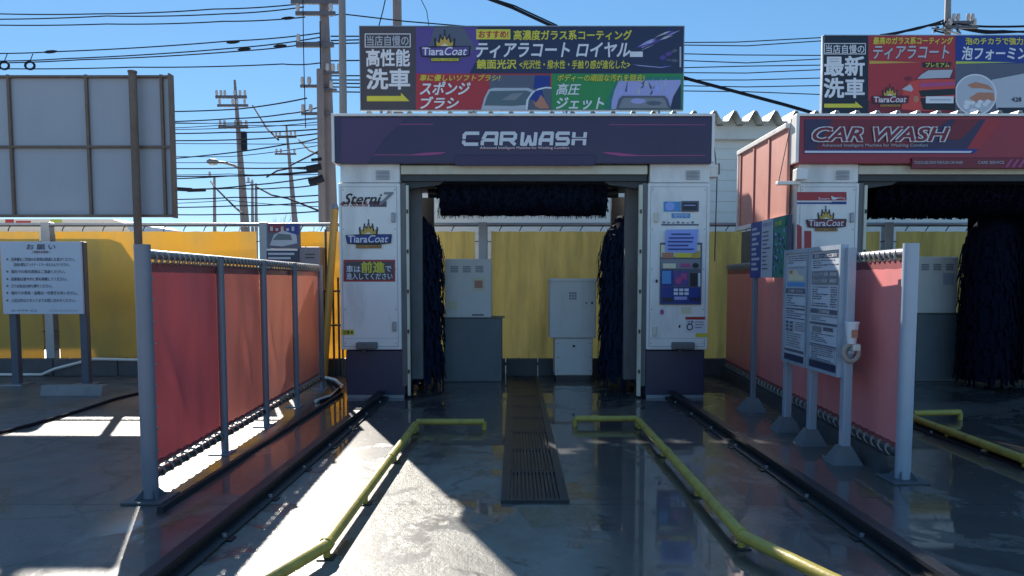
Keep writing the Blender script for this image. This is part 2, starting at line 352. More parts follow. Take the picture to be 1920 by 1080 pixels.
    l.new(bp.outputs[0], b.inputs["Normal"])
    b2 = n.new("ShaderNodeBump"); b2.inputs["Distance"].default_value = 0.010
    l.new(math_('ADD', mid, math_('MULTIPLY', fine, 0.4)), b2.inputs["Height"]); l.new(math_('SUBTRACT', 0.40, math_('MULTIPLY', pud, 0.388)), b2.inputs["Strength"])
    l.new(b2.outputs[0], b.inputs["Coat Normal"])
    return m
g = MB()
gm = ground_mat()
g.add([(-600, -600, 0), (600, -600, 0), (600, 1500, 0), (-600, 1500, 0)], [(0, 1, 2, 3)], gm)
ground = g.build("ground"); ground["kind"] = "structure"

# ------------------------------------------------------------------ warehouse with the folded roof
BD = 11.4
wx0, wx1 = W(692, 215, BD).x, 13.0
ztop = W(964, 236, BD).z
wh = thing("warehouse", "low white warehouse with folded steel roof standing behind the wash bays and yellow fence", "warehouse", (4, BD, 0))
b = MB()
b.box((wx0, BD+0.12, 0), (wx1, BD+10, ztop-0.12), siding)
for i in range(int((ztop-0.3)/0.16)):
    z = 0.15+i*0.16
    b.box((wx0+0.003, BD+0.105, z), (wx1-0.003, BD+0.14, z+0.148), siding, 0.004)
b.build("wall", wh)
b = MB(); b.box((wx0-0.05, BD-0.02, ztop-0.2), (wx1+0.05, BD+0.104, ztop), siding, 0.01); b.build("eave_beam", wh)
b = MB(); per = 0.30; A = 0.15; prof = []; x = wx0-0.1
while x < wx1:
    prof += [(x, 0), (x+0.045, 0), (x+0.13, A), (x+0.17, A), (x+0.255, 0)]; x += per
vs = []; n_ = len(prof)
for yy, dz in ((BD-0.28, 0.0), (BD+10.3, 0.25)):
    for off in (0.0, 0.012):
        vs += [(px_, yy, ztop+0.004+pz+off+dz) for px_, pz in prof]
fs = []
for i in range(n_-1):
    fs += [(i, i+1, 2*n_+i+1, 2*n_+i), (n_+i, 3*n_+i, 3*n_+i+1, n_+i+1), (i, n_+i, n_+i+1, i+1)]
b.add(vs, fs, roof_m); b.build("roof", wh)
b = MB(); x = wx0-0.1
while x < wx1-0.3:
    b.prism([(x+0.046, BD+0.0, ztop), (x+0.131, BD+0.0, ztop+A), (x+0.169, BD+0.0, ztop+A), (x+0.254, BD+0.0, ztop)], (0, 0.05, 0), siding); x += per
b.build("eave_closure", wh)

# ------------------------------------------------------------------ yellow sheet fence
FD = 9.25
zt = W(964, 426, FD).z; zb = 0.20
def X(px, D): return W(px, 525, D).x
fence = thing("yellow_sheet_fence", "long yellow vinyl sheet fence laced to grey posts along the rear of the yard", "fence", (0, FD, 0))
posts = [-8.9, X(-310, FD), X(92, FD), X(498, FD), X(742, FD), X(906, FD), X(1290, FD), X(1662, FD), 8.4]
def wavy_sheet(b, xa, xb, y, z0, z1, m, nx=40, nz=14, amp=0.0025, seed=0):
    rnd = random.Random(seed); ph = [rnd.uniform(0, 6.28) for _ in range(6)]
    vs = []; fs = []
    for j in range(nz+1):
        v = j/nz
        for i in range(nx+1):
            u = i/nx
            e = math.sin(math.pi*u)*math.sin(math.pi*min(1, v*1.0+0.02))
            zz = z0+(z1-z0)*v
            if j == 0: zz += 0.010*abs(math.sin(u*(xb-xa)/0.25*math.pi))
            if j == nz: zz -= 0.006*abs(math.sin(u*(xb-xa)/0.25*math.pi))
            vs.append((xa+(xb-xa)*u, y+amp*(math.sin(9*u+ph[0]+2*v)+0.6*math.sin(21*u+ph[1])+0.5*math.sin(7*v+ph[2]+3*u))*0.8-amp*2*e, zz))
    for j in range(nz):
        for i in range(nx):
            a = j*(nx+1)+i; fs.append((a, a+1, a+nx+2, a+nx+1))
    b.add(vs, fs, m, True)
for i, (xa, xb) in enumerate(zip(posts, posts[1:])):
    b = MB(); wavy_sheet(b, xa+0.10, xb-0.10, FD, zb, zt-0.05, yellow_backlit if xa > X(700, FD) else yellow_sheet, seed=i); s_ = b.build("sheet", fence)
    b = MB()
    for k in range(int((xb-xa-0.3)/0.25)):
        xx = xa+0.2+k*0.25
        b.tube([(xx, FD-0.02, zt-0.05), (xx+0.02, FD-0.03, zt-0.01), (xx+0.05, FD-0.02, zt+0.028)], 0.006, black, 5)
        b.tube([(xx, FD-0.02, zb+0.02), (xx+0.01, FD-0.02, zb-0.05)], 0.006, black, 5)
    for k in range(7):
        zz = zb+0.12+k*(zt-zb-0.3)/6
        for xx, dx in ((xa+0.10, -0.07), (xb-0.10, 0.07)):
            b.tube([(xx, FD-0.015, zz), (xx+dx, FD-0.03, zz+0.01)], 0.006, black, 5)
    b.build("lacing", s_)
for xx in posts:
    b = MB(); b.box((xx-0.055, FD-0.04, 0), (xx+0.055, FD+0.07, zt+0.06), steel, 0.008); b.box((xx-0.12, FD-0.1, 0), (xx+0.12, FD+0.12, 0.012), steel); b.build("post", fence)
b = MB(); b.tube([(posts[0], FD-0.01, zt+0.03), (posts[-1], FD-0.01, zt+0.03)], 0.024, steel, 10); b.build("top_pipe", fence)
b = MB(); b.tube([(posts[0], FD-0.01, zb-0.06), (posts[-1], FD-0.01, zb-0.06)], 0.02, dark_pipe, 10); b.build("bottom_pipe", fence)
dark_block = mat("damp block", (0.10, 0.10, 0.105), 0.7, 0, 0.25, 8, bump=0.4, dirt=(0.05, 0.05, 0.05))
b = MB()
xx = posts[0]
while xx < posts[-1]:
    b.box((xx, FD-0.13, 0), (xx+0.39, FD-0.045+0.0, 0.215), dark_block, 0.008); xx += 0.4
b.build("base_block", fence)

# ------------------------------------------------------------------ sign boards on the roof
SD = 16.5
f1 = face(SD)
def logo(b, mp, cx, cy, s, k=3, body=None, sub=None, dark=None, txt=None):
    """crown over the two-word script"""
    dark = dark or I_dnavy; body = body or I_blue; sub = sub or I_gold; txt = txt or I_white
    P = lambda pts: [(cx+x*s, cy+y*s) for x, y in pts]
    crown = [(-0.30, 0.04), (-0.34, -0.30), (-0.20, -0.20), (-0.16, -0.44), (-0.06, -0.32), (0, -0.58), (0.06, -0.32), (0.16, -0.44), (0.20, -0.20), (0.34, -0.30), (0.30, 0.04)]
    b.poly(mp, P([(x*1.15, y*1.12+0.02) for x, y in crown]), dark, k)
    b.poly(mp, P([(x*0.92, y*0.80) for x, y in crown]), I_gold, k+1)
    for x, y in ((-0.34, -0.32), (-0.16, -0.46), (0, -0.62), (0.16, -0.46), (0.34, -0.32)): b.ell(mp, cx+x*s, cy+y*s, 0.035*s, 0.035*s, dark, k, 10)
    b.poly(mp, P([(-0.26, 0.0), (0, -0.16), (0.26, 0.0), (0, 0.02)]), I_cream, k+2)
    b.poly(mp, P([(-0.92, -0.02), (-0.30, -0.06), (0.30, -0.06), (0.94, -0.06), (0.90, 0.30), (0.42, 0.36), (-0.42, 0.36), (-0.84, 0.32)]), dark, k+2)
    b.poly(mp, P([(-0.86, 0.01), (0.88, -0.03), (0.85, 0.27), (-0.79, 0.29)]), body, k+3)
    b.text(mp, "Tiara", cx-0.80*s, cy+0.0*s, cx-0.04*s, cy+0.27*s, txt, k+4, 0.02)
    b.text(mp, "Coat", cx+0.0*s, cy-0.02*s, cx+0.80*s, cy+0.27*s, txt, k+4, 0.01, 0.3)
    b.quad(mp, cx-0.5*s, cy+0.36*s, cx+0.52*s, cy+0.50*s, dark, k+2)
    b.quad(mp, cx-0.48*s, cy+0.38*s, cx+0.50*s, cy+0.48*s, sub, k+3)
    b.text(mp, "ROYAL COATING", cx-0.44*s, cy+0.395*s, cx+0.46*s, cy+0.465*s, dark, k+4, 0.01)

def arrow(b, mp, x0, y0, x1, y1, m, k=3):
    ym = y0+(y1-y0)*0.38
    b.poly(mp, [(x0, ym), (x1-(x1-x0)*0.20, ym), (x1-(x1-x0)*0.20, y0), (x1, y1), (x0, y1)], m, k)

def sign_body(name, label, x0, y0, x1, y1, m):
    a = W(x0, y1, SD); c = W(x1, y0, SD)
    t = thing(name, label, "signboard", ((a.x+c.x)/2, SD, a.z))
    b = MB(); b.box((a.x, SD, a.z), (c.x, SD+0.09, c.z), m, 0.004); b.build("board", t)
    b = MB(); e = 0.018
    b.box((a.x-e, SD-0.012, a.z-e), (a.x, SD+0.1, c.z+e), steel); b.box((c.x, SD-0.012, a.z-e), (c.x+e, SD+0.1, c.z+e), steel)
    b.box((a.x, SD-0.012, c.z), (c.x, SD+0.1, c.z+e), steel); b.box((a.x, SD-0.012, a.z-e), (c.x, SD+0.1, a.z), steel)
    b.build("edge_trim", t)
    for i in range(4):
        xx = a.x+(c.x-a.x)*(0.06+0.29*i)
        b = MB(); b.box((xx-0.025, SD+0.1, ztop+0.16), (xx+0.025, SD+0.15, c.z-0.02), steel)
        b.tube([(xx, SD+0.15, c.z-0.1), (xx, SD+1.9, ztop+0.2)], 0.02, steel, 8); b.build("brace", t)
    return t
s1 = sign_body("roof_sign", "wide roof signboard with charcoal, navy, red and green panels above the purple bay", 677, 50, 1282, 206, I_char)
b = MB()
b.quad(f1, 780, 51, 1281, 138, I_navy, 1); b.quad(f1, 780, 138, 1034, 206, I_red, 1); b.quad(f1, 1034, 138, 1281, 206, I_green, 1)
b.poly(f1, [(780, 51), (895, 51), (900, 100), (880, 138), (780, 138)], I_purple, 2)
b.poly(f1, [(815, 51), (868, 51), (893, 92), (862, 112), (800, 100)], I_slate, 3)
rnd = random.Random(31)
for q in range(26):     # headlamp streaks of a dark car
    u = rnd.random(); x0 = 1188+u*60; y0 = 96-u*34+rnd.uniform(-5, 7); L_ = rnd.uniform(14, 38)
    x1_ = min(1277, x0+L_); y1_ = y0-(x1_-x0)*rnd.uniform(0.30, 0.48); w_ = rnd.uniform(0.6, 3.4)
    b.poly(f1, [(x0, y0), ((x0+x1_)/2, (y0+y1_)/2-w_), (x1_, y1_), ((x0+x1_)/2, (y0+y1_)/2+w_*0.6)], (I_lav, I_purple, I_lgrey, I_blue, I_purple)[q % 5], 2)
for q in range(12):
    x0 = rnd.uniform(1235, 1262); y0 = rnd.uniform(96, 130); b.poly(f1, [(x0, y0), (x0+8, y0-rnd.uniform(3, 7)), (min(1277, x0+15), y0-rnd.uniform(0, 3)), (x0+7, y0+rnd.uniform(1, 4))], (I_blue, I_purple, I_navy, I_slate)[q % 4], 2)
b.poly(f1, [(1186, 121), (1240, 126), (1262, 123), (1240, 127.4), (1200, 124)], I_lav, 2)
b.quad(f1, 1274, 88, 1277, 126, I_lgrey, 3)
# red panel: windscreen and hand with sponge
b.quad(f1, 918, 141, 1031, 206, I_slate, 2)
b.poly(f1, [(902, 206), (908, 184), (916, 168), (925, 165), (990, 165), (1002, 170), (1012, 206)], I_lgrey, 3)
b.poly(f1, [(908, 198), (913, 182), (919, 171), (987, 170), (998, 174), (1004, 196), (960, 199)], I_glass, 4)
b.poly(f1, [(940, 188), (960, 176), (982, 174), (966, 188)], I_grey, 5)
b.poly(f1, [(1000, 166), (1003, 142), (1031, 142), (1031, 168)], I_blue, 3)
b.poly(f1, [(985, 206), (987, 188), (996, 174), (1010, 166), (1024, 163), (1034, 164), (1034, 206)], I_white, 5)
b.poly(f1, [(989, 206), (991, 189), (999, 176), (1011, 169), (1024, 166), (1034, 167), (1034, 206)], I_slate, 6)
b.poly(f1, [(992, 186), (1004, 171), (1016, 168), (1020, 182), (1006, 192)], I_blue, 7)
b.poly(f1, [(998, 186), (1004, 194), (1010, 186), (1014, 178), (1020, 186), (1030, 204), (1012, 204), (1004, 200)], I_skin, 8)
# green panel: roof under the jets
b.poly(f1, [(1132, 205), (1146, 170), (1160, 146), (1277, 143), (1277, 205)], I_teal, 2)
b.poly(f1, [(1147, 190), (1152, 170), (1160, 152), (1276, 150), (1276, 205), (1256, 205), (1250, 184), (1164, 184), (1156, 205), (1146, 205)], I_lav, 3)
for q in range(30):     # spray from the jets
    x0 = rnd.uniform(1158, 1262); y0 = rnd.uniform(145, 158); x1_ = x0+rnd.uniform(-10, 10); y1_ = y0+rnd.uniform(10, 26)
    b.poly(f1, [(x0, y0), (x1_-rnd.uniform(1, 4), y1_), (x1_+rnd.uniform(1, 4), y1_)], (I_peri, I_lav, I_lgrey, I_lav, I_slate)[q % 5], 3.2)
b.poly(f1, [(1155, 205), (1160, 186), (1167, 180), (1246, 180), (1252, 186), (1258, 205)], I_slate, 5)
b.poly(f1, [(1160, 203), (1166, 187), (1172, 184), (1242, 184), (1247, 188), (1252, 203)], I_grey, 6)
b.ell(f1, 1196, 190, 14, 5, I_lav, 7); b.ell(f1, 1226, 194, 14, 4, I_slate, 7)
b.poly(f1, [(1256, 205), (1262, 182), (1276, 158), (1276, 205)], I_navy, 5)
b.build("artwork", s1)
b = MB()
b.frame(f1, 684, 63, 770, 89, 1.6, I_white, 2)
b.text(f1, "当店自慢の", 688, 67, 766, 86, I_lgrey, 3, 0.012)
b.text(f1, "高性能", 687, 93, 768, 124, I_white, 3, 0.035); b.text(f1, "洗車", 688, 130, 768, 167, I_white, 3, 0.035)
arrow(b, f1, 688, 174, 768, 190, I_yel)
logo(b, f1, 834, 90, 52, 5, I_purple, I_yel)
b.quad(f1, 893, 55, 957, 74, I_yel, 2); b.text(f1, "おすすめ!", 898, 58, 953, 71, I_red, 3, 0.03)
b.text(f1, "高濃度ガラス系コーティング", 963, 57, 1184, 75, I_yel, 3, 0.03)
b.text(f1, "ティアラコート ロイヤル", 893, 80, 1181, 108, I_white, 3, 0.028, 0.22)
b.quad(f1, 1181, 97, 1205, 107, I_white, 3)
b.text(f1, "鏡面光沢", 894, 112, 968, 129, I_yel, 3, 0.03)
b.text(f1, "<光沢性・撥水性・手触り感が進化した>", 974, 113, 1181, 129, I_yel, 3, 0.02, 0.1)
b.text(f1, "車に優しいソフトブラシ!", 787, 140, 938, 152, I_yel, 3, 0.02, 0.2)
b.text(f1, "スポンジ", 788, 154, 882, 178, I_white, 9, 0.03, 0.25); b.text(f1, "ブラシ", 789, 182, 860, 204, I_white, 9, 0.03, 0.25)
b.text(f1, "ボディーの頑固な汚れを除去!", 1045, 140, 1208, 153, I_yel, 9, 0.02, 0.2)
b.text(f1, "高圧", 1043, 157, 1089, 178, I_white, 3, 0.02, 0.25); b.text(f1, "ジェット", 1043, 183, 1132, 205, I_white, 3, 0.03, 0.25)
b.build("lettering", s1)

s2 = sign_body("roof_sign", "roof signboard with navy, red and blue panels and a red car above the red bay", 1541, 67, 2110, 217, I_navy)
b = MB()
b.quad(f1, 1542, 67, 1628, 217, I_dnavy, 1); b.quad(f1, 1628, 67, 1791, 217, I_red, 1); b.quad(f1, 1791, 67, 1950, 217, I_slate, 1); b.quad(f1, 1791, 67, 1950, 119, I_blue, 2); b.quad(f1, 1950, 67, 2109, 217, I_green, 1)
b.poly(f1, [(1628, 188), (1690, 196), (1791, 190), (1791, 217), (1628, 217)], I_dred, 2)
b.poly(f1, [(1630, 114), (1726, 117), (1630, 120)], I_gold, 2); b.poly(f1, [(1792, 115), (1905, 117), (1792, 120)], I_lime, 3)
b.poly(f1, [(1728, 117), (1784, 117), (1781, 127), (1730, 127)], I_dnavy, 3)
# red car front
b.poly(f1, [(1716, 150), (1724, 140), (1738, 130), (1790, 129), (1790, 150)], I_dred, 3)
b.poly(f1, [(1719, 148), (1727, 140), (1740, 132), (1786, 131), (1780, 146)], I_lgrey, 4)
b.poly(f1, [(1690, 205), (1692, 166), (1706, 154), (1722, 149), (1790, 149), (1790, 208), (1726, 208)], I_bred, 4)
b.poly(f1, [(1694, 146), (1706, 143), (1711, 148), (1700, 152)], I_dred, 4)
b.poly(f1, [(1690, 168), (1706, 158), (1712, 168), (1708, 172)], I_lgrey, 5)
b.poly(f1, [(1722, 170), (1790, 166), (1790, 178), (1726, 182)], I_black, 5); b.poly(f1, [(1724, 184), (1790, 184), (1790, 208), (1730, 206)], I_black, 5)
b.quad(f1, 1735, 181, 1787, 194, I_white, 6); b.quad(f1, 1742, 186, 1782, 189, I_lgrey, 7)
b.poly(f1, [(1726, 156), (1790, 154), (1790, 160), (1724, 164)], I_pink, 5)
b.ell(f1, 1717, 186, 5, 6, I_skin, 5)
# bubble picture
b.poly(f1, [(1858, 150), (1950, 132), (1950, 200), (1868, 204)], I_lgrey, 3); b.quad(f1, 1870, 202, 1950, 217, I_dnavy, 4)
circ = [(1828+40*math.cos(R(a)), 178+39*math.sin(R(a))) for a in range(0, 360, 10)]
circ = [(max(1791, x), min(217, y)) for x, y in circ]
b.poly(f1, circ, I_white, 5)
b.poly(f1, [(max(1791, 1828+(x-1828)*0.93), min(217, 178+(y-178)*0.93)) for x, y in circ], I_lgrey, 6)
b.poly(f1, [(1812, 160), (1828, 154), (1852, 160), (1862, 170), (1840, 166), (1822, 166)], I_skin, 7)
b.poly(f1, [(1816, 184), (1832, 174), (1862, 174), (1864, 190), (1846, 188), (1828, 192)], I_skin, 7)
for i in range(14): b.ell(f1, 1808+random.uniform(0, 44), 196+random.uniform(-6, 16), 5, 4, I_white, 8, 12)
b.build("artwork", s2)
b = MB()
b.frame(f1, 1545, 81, 1623, 102, 1.4, I_white, 2); b.text(f1, "当店自慢の", 1548, 84, 1620, 100, I_white, 3, 0.012)
b.text(f1, "最新", 1546, 106, 1620, 142, I_white, 3, 0.035); b.text(f1, "洗車", 1545, 147, 1620, 183, I_white, 3, 0.035)
arrow(b, f1, 1545, 190, 1618, 202, I_yel)
b.text(f1, "最高のガラス系コーティング", 1637, 70, 1786, 83, I_yel, 3, 0.03, 0.1)
b.text(f1, "ティアラコート", 1637, 87, 1780, 112, I_dred, 2, 0.05, 0.2); b.text(f1, "ティアラコート", 1637, 86, 1779, 111, I_lgrey, 3, 0.022, 0.2)
b.text(f1, "プレミアム", 1735, 118, 1779, 126, I_yel, 5, 0.03)
b.text(f1, "泡のチカラで強力洗浄", 1810, 71, 1945, 84, I_yel, 4, 0.03); b.text(f1, "泡フォーミング", 1803, 88, 1948, 112, I_white, 4, 0.028, 0.15)
logo(b, f1, 1668, 182, 38, 4, I_dred, I_orange)
b.text(f1, "428", 1896, 183, 1914, 191, I_black, 6, 0.02)
b.build("lettering", s2)

# ------------------------------------------------------------------ car wash gantries
MD = 7.4; MDB = 8.5
def zc(py): return W(964, py, MD).z
def bristles_vertical(xc, yc, z0, z1, r, m, seed):
    """a standing wash brush: overlapping cloth strips hanging round a dense core"""
    rnd = random.Random(seed); b = MB(); b.tube([(xc, yc, z0-0.05), (xc, yc, z1+0.3)], 0.05, inner_dark, 10)
    def prof(z): return r*min(1.0, 0.50+math.sqrt(max(0, z1-z))*0.95)
    zz = [z0+(z1-z0)*k/24 for k in range(25)]
    b.tube([(xc+rnd.uniform(-0.01, 0.01), yc, z) for z in zz], [prof(z)*rnd.uniform(0.80, 0.88) for z in zz], m, 28, True, False)
    z = z0+0.05
    while z < z1+0.04:
        rr = prof(z)
        for i in range(34):
            a = 2*math.pi*(i+rnd.random())/34; q = rr*rnd.uniform(0.90, 1.06); w = rnd.uniform(0.012, 0.03); dr = rnd.uniform(0.10, 0.22)
            d = Vector((math.cos(a), math.sin(a), 0)); t = Vector((-d.y, d.x, 0)); o = Vector((xc, yc, z+rnd.uniform(-0.02, 0.02))); sw = t*rnd.uniform(-0.03, 0.03)
            p = [o+d*q*0.75, o+d*q*0.96-Vector((0, 0, dr*0.25)), o+d*q*rnd.uniform(0.96, 1.04)-Vector((0, 0, dr))+sw]
            b.add([p[0]-t*w, p[0]+t*w, p[1]+t*w, p[1]-t*w, p[2]+t*w*0.8, p[2]-t*w*0.9], [(0, 1, 2, 3), (3, 2, 4, 5)], m)
        z += 0.045
    return b
def bristles_horizontal(xa, xb, yc, zc_, r, m, seed):
    rnd = random.Random(seed); b = MB(); b.tube([(xa-0.12, yc, zc_), (xb+0.12, yc, zc_)], 0.05, inner_dark, 10)
    xx = [xa+0.02+(xb-xa-0.04)*k/40 for k in range(41)]
    b.tube([(x, yc, zc_) for x in xx], [r*rnd.uniform(0.88, 0.94) for x in xx], m, 28, True, False)
    x = xa
    while x < xb:
        for i in range(36):
            a = 2*math.pi*(i+rnd.random())/36; q = r*rnd.uniform(0.93, 1.03)
            d = Vector((0, math.cos(a), math.sin(a))); t = Vector((0, -d.z, d.y)); o = Vector((x, yc, zc_)); w = rnd.uniform(0.012, 0.028); sg = Vector((rnd.uniform(-0.03, 0.03), 0, -0.01))
            b.add([o+d*r*0.7-t*w, o+d*r*0.7+t*w, o+d*q+t*w*0.8+sg, o+d*q-t*w+sg], [(0, 1, 2, 3)], m)
        x += 0.02
    return b

def gantry(dx_px, name, label, fas, bl, brush_x, purple):
    """one drive-in wash gantry, dx_px = its shift to the right in the photo"""
    xo = X(1000+dx_px, MD)-X(1000, MD)
    def wx(px): return X(px, MD)+xo
    t = thing(name, label, "car wash machine", (wx(982), MD, 0))
    for s, (xa, xb, sa, sb) in enumerate(((637, 752, 645, 757), (1213, 1329, 1213, 1325))):
        b = MB(); b.box((wx(xa), MD, zc(656)), (wx(xb), MD+0.55, zc(343)), white_panel, 0.012)
        b.box((wx(xa)+0.02, MD+0.02, zc(343)+0.006), (wx(xb)-0.004, MDB, zc(312)+0.12), white_panel, 0.01)
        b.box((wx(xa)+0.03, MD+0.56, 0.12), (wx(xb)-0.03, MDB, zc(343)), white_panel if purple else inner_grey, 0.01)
        fcol = lambda px_, py_, k=0: Vector((wx(px_), MD-0.0012*k-0.0005, zc(py_)))
        b.frame(fcol, xa+5, 350, xb-6, 650, 0.7, I_grey, 1); b.quad(fcol, xa+5, 634, xb-6, 634.7, I_lgrey, 1)
        for sy in (356, 430, 505, 580, 644):
            for sx_ in (xa+9, xb-10): b.ell(fcol, sx_, sy, 1.1, 1.1, I_grey, 1, 10)
        for q in range(7): b.quad(fcol, xa+70, 320+q*2.6, xa+96, 321.2+q*2.6, I_grey, 1)
        col = b.build("column", t)
        b = MB(); b.box((wx(sa), MD+0.03, zc(743)), (wx(sb), MD+0.54, zc(656)-0.006), navy, 0.01)
        b.box((wx(sa)+0.01, MD+0.015, zc(745)-0.02), (wx(sb)-0.01, MD+0.05, zc(743)+0.01), steel)
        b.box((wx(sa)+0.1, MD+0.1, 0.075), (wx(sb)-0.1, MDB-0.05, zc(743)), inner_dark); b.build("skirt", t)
        b = MB(); h0 = (668, 707) if s == 0 else (1260, 1302)
        b.box((wx(h0[0]), MD-0.07, zc(654)), (wx(h0[1]), MD-0.001, zc(641)), inner_grey, 0.012); b.box((wx(h0[0])+0.06, MD-0.05, zc(660)), (wx(h0[0])+0.1, MD-0.01, zc(654)), inner_dark); b.build("sensor_box", t)
        for hy in ((408, 612) if s == 0 else (408, 621)):
            hx = 739 if s == 0 else 1228
            b = MB(); b.box((wx(hx-3.5), MD-0.025, zc(hy+9)), (wx(hx+3.5), MD-0.001, zc(hy-9)), cream_trim if s else steel, 0.006); b.build("latch", t)
        # inner faces of the drive-through: grimy wall, brush track, cream edge strip
        sgn = 1 if s == 0 else -1
        xe = wx(752) if s == 0 else wx(1213)
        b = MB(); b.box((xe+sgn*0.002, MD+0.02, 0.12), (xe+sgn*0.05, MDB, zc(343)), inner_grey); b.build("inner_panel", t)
        b = MB(); b.box((xe+sgn*0.055, MD+0.0, zc(742)), (xe+sgn*0.083, MD+0.04, zc(347)), cream_trim, 0.004)
        for q in range(5): b.box((xe+sgn*0.06, MD-0.012, zc(400+q*75)), (xe+sgn*0.078, MD, zc(393+q*75)), inner_dark)
        b.build("edge_strip", t)
        b = MB(); b.box((xe+sgn*0.052, MD+0.32, 0.15), (xe+sgn*0.17, MD+0.40, zc(345)), inner_grey, 0.004); b.box((xe+sgn*0.052, MD+1.2, 0.15), (xe+sgn*0.2, MD+1.28, zc(345)), inner_grey, 0.004); b.build("brush_track", t)
        b = MB(); wxx = (wx(sa)+wx(sb))/2
        for yy in (MD+0.25, MDB-0.25): b.tube([(wxx-0.03, yy, 0.1), (wxx+0.03, yy, 0.1)], 0.075, inner_dark, 20)
        b.build("wheel", t)
    # header over the drive-through
    b = MB(); b.box((wx(752)+0.002, MD+0.03, zc(326)), (wx(1213)-0.002, MD+0.3, zc(309)), cream_trim, 0.006); b.build("lintel", t)
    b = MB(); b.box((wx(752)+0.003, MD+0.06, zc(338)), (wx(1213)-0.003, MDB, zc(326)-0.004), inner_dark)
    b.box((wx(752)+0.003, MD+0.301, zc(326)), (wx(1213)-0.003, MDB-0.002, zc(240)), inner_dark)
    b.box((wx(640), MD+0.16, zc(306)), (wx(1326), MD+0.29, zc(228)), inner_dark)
    for s in (0, 1):
        q = [(752, 338), (832, 338), (822, 344), (764, 352), (764, 420), (752, 420)] if s == 0 else [(1213, 338), (1133, 338), (1143, 344), (1203, 352), (1203, 420), (1213, 420)]
        pts = [Vector((wx(px_), MD+0.1, zc(py_))) for px_, py_ in q]
        b.prism(pts, (0, 0.06, 0), inner_dark)
    b.build("header", t)
    # sign over the front
    FX0, FX1 = wx(634), wx(1327)
    b = MB(); b.box((FX0, MD-0.05, zc(308)), (FX1, MD+0.15, zc(221)), fas, 0.006); fa = b.build("fascia", t)
    b = MB(); b.box((FX0-0.03, MD-0.055, zc(306)), (FX0-0.001, MD+0.2, zc(217)), white_panel, 0.005); b.box((FX1+0.001, MD-0.055, zc(306)), (FX1+0.03, MD+0.2, zc(217)), white_panel, 0.005)
    b.box((FX0-0.03, MD-0.06, zc(220)), (FX1+0.03, MD+0.2, zc(215)), white_panel, 0.004); b.build("fascia_trim", fa)
    # brushes
    b = bristles_horizontal(X(823, MD+0.5)+xo, X(1139, MD+0.5)+xo, MD+0.62, W(964, 362, MD+0.6).z, 0.265, bl, 3); b.build("top_brush", t)
    b = MB(); b.box((wx(824), MDB-0.13, W(964, 402, MDB-0.1).z), (wx(1140), MDB-0.06, zc(339)-0.03), inner_dark); b.build("stray_light_block", t)  # hidden beam added behind the top brush to block stray sunlight
    for s, (bx, rr) in enumerate(brush_x):
        b = bristles_vertical(bx, MD+0.85, 0.16, W(964, 412, MD+0.8).z, rr, bl, 11+s); b.build("side_brush", t)
    return t, wx
bL = [(X(790, MD+0.8)-0.10, 0.345), (X(1172, MD+0.8)+0.06, 0.345)]
m1, wx1_ = gantry(0, "wash_gantry", "white drive-through wash gantry with dark purple header sign and navy brushes", mat("purple fascia", (0.046, 0.028, 0.080), 0.3, 0, 0.45, 1.3), brush_m, bL, True)
fm = face(MD-0.05)
# purple fascia print
b = MB()
for x0, x1, y in ((640, 812, 233), (1142, 1322, 234)): b.quad(fm, x0, y-0.6, x1, y+0.8, I_pink, 1)
b.poly(fm, [(640, 289.5), (770, 290), (795, 286.5), (838, 285), (826, 289), (800, 291.5), (640, 291)], I_pink, 1)
b.poly(fm, [(1322, 290.5), (1198, 291), (1160, 286.5), (1128, 285), (1140, 289), (1165, 293), (1322, 292)], I_pink, 1)
b.poly(fm, [(640, 222), (760, 222), (720, 262), (690, 306), (640, 306)], I_purA, 1)
b.build("print", m1)
b = MB(); p0 = W(853, 311, MD-0.05); p1 = W(1115, 291, MD-0.05)
b.box((p0.x, MD-0.075, p0.z), (p1.x, MD-0.051, p1.z), I_dpur, 0.006); b.build("sensor_cover", m1)
b = MB()
def tech(b, mp, glyphs, x0, y0, y1, w, gap, th, m, k):
    """wide square lettering drawn as strokes with a slit through the middle"""
    S = {"C": [[(1, 0), (0.12, 0), (0, 0.16), (0, 0.84), (0.12, 1), (1, 1)]],
         "A": [[(0, 1), (0.0, 0.62), (0.22, 0), (1, 0), (1, 1)], [(0.08, 0.62), (1, 0.62)]],
         "R": [[(0, 1), (0, 0), (0.88, 0), (1, 0.14), (1, 0.42), (0.88, 0.58), (0, 0.58)], [(0.6, 0.58), (1, 1)]],
         "W": [[(0, 0), (0.0, 1), (0.30, 1), (0.5, 0.3), (0.70, 1), (1.0, 1), (1.0, 0)]],
         "S": [[(1, 0), (0.1, 0), (0, 0.14), (0, 0.36), (0.1, 0.5), (0.9, 0.5), (1, 0.64), (1, 0.86), (0.9, 1), (0, 1)]],
         "H": [[(0, 0), (0, 1)], [(1, 0), (1, 1)], [(0, 0.5), (1, 0.5)]]}
    x = x0
    for ch in glyphs:
        ww = w*(1.12 if ch == "W" else 1)
        for pl in S[ch]:
            P = [(x+px_*(ww-th)+th/2+(1-py_)*2.0, y0+th/2+py_*(y1-y0-th)) for px_, py_ in pl]
            b.line(mp, P, th, m, k)
        x += ww+gap
tech(b, fm, "CAR", 866, 247, 274, 32, 3.0, 6.4, I_white, 3); tech(b, fm, "WASH", 975, 247, 274, 27.5, 3.4, 6.4, I_white, 3)
b.quad(fm, 862, 261.5, 905, 263.5, I_dpur, 5); b.quad(fm, 1068, 259, 1104, 260.6, I_dpur, 5)
b.text(fm, "Advanced Intelligent Machine for Washing Comfort", 900, 275.5, 1068, 282, I_red, 2, 0.02); b.text(fm, "Advanced Intelligent Machine for Washing Comfort", 900, 275, 1067, 281, I_white, 3, 0.005)
b.build("lettering", m1)
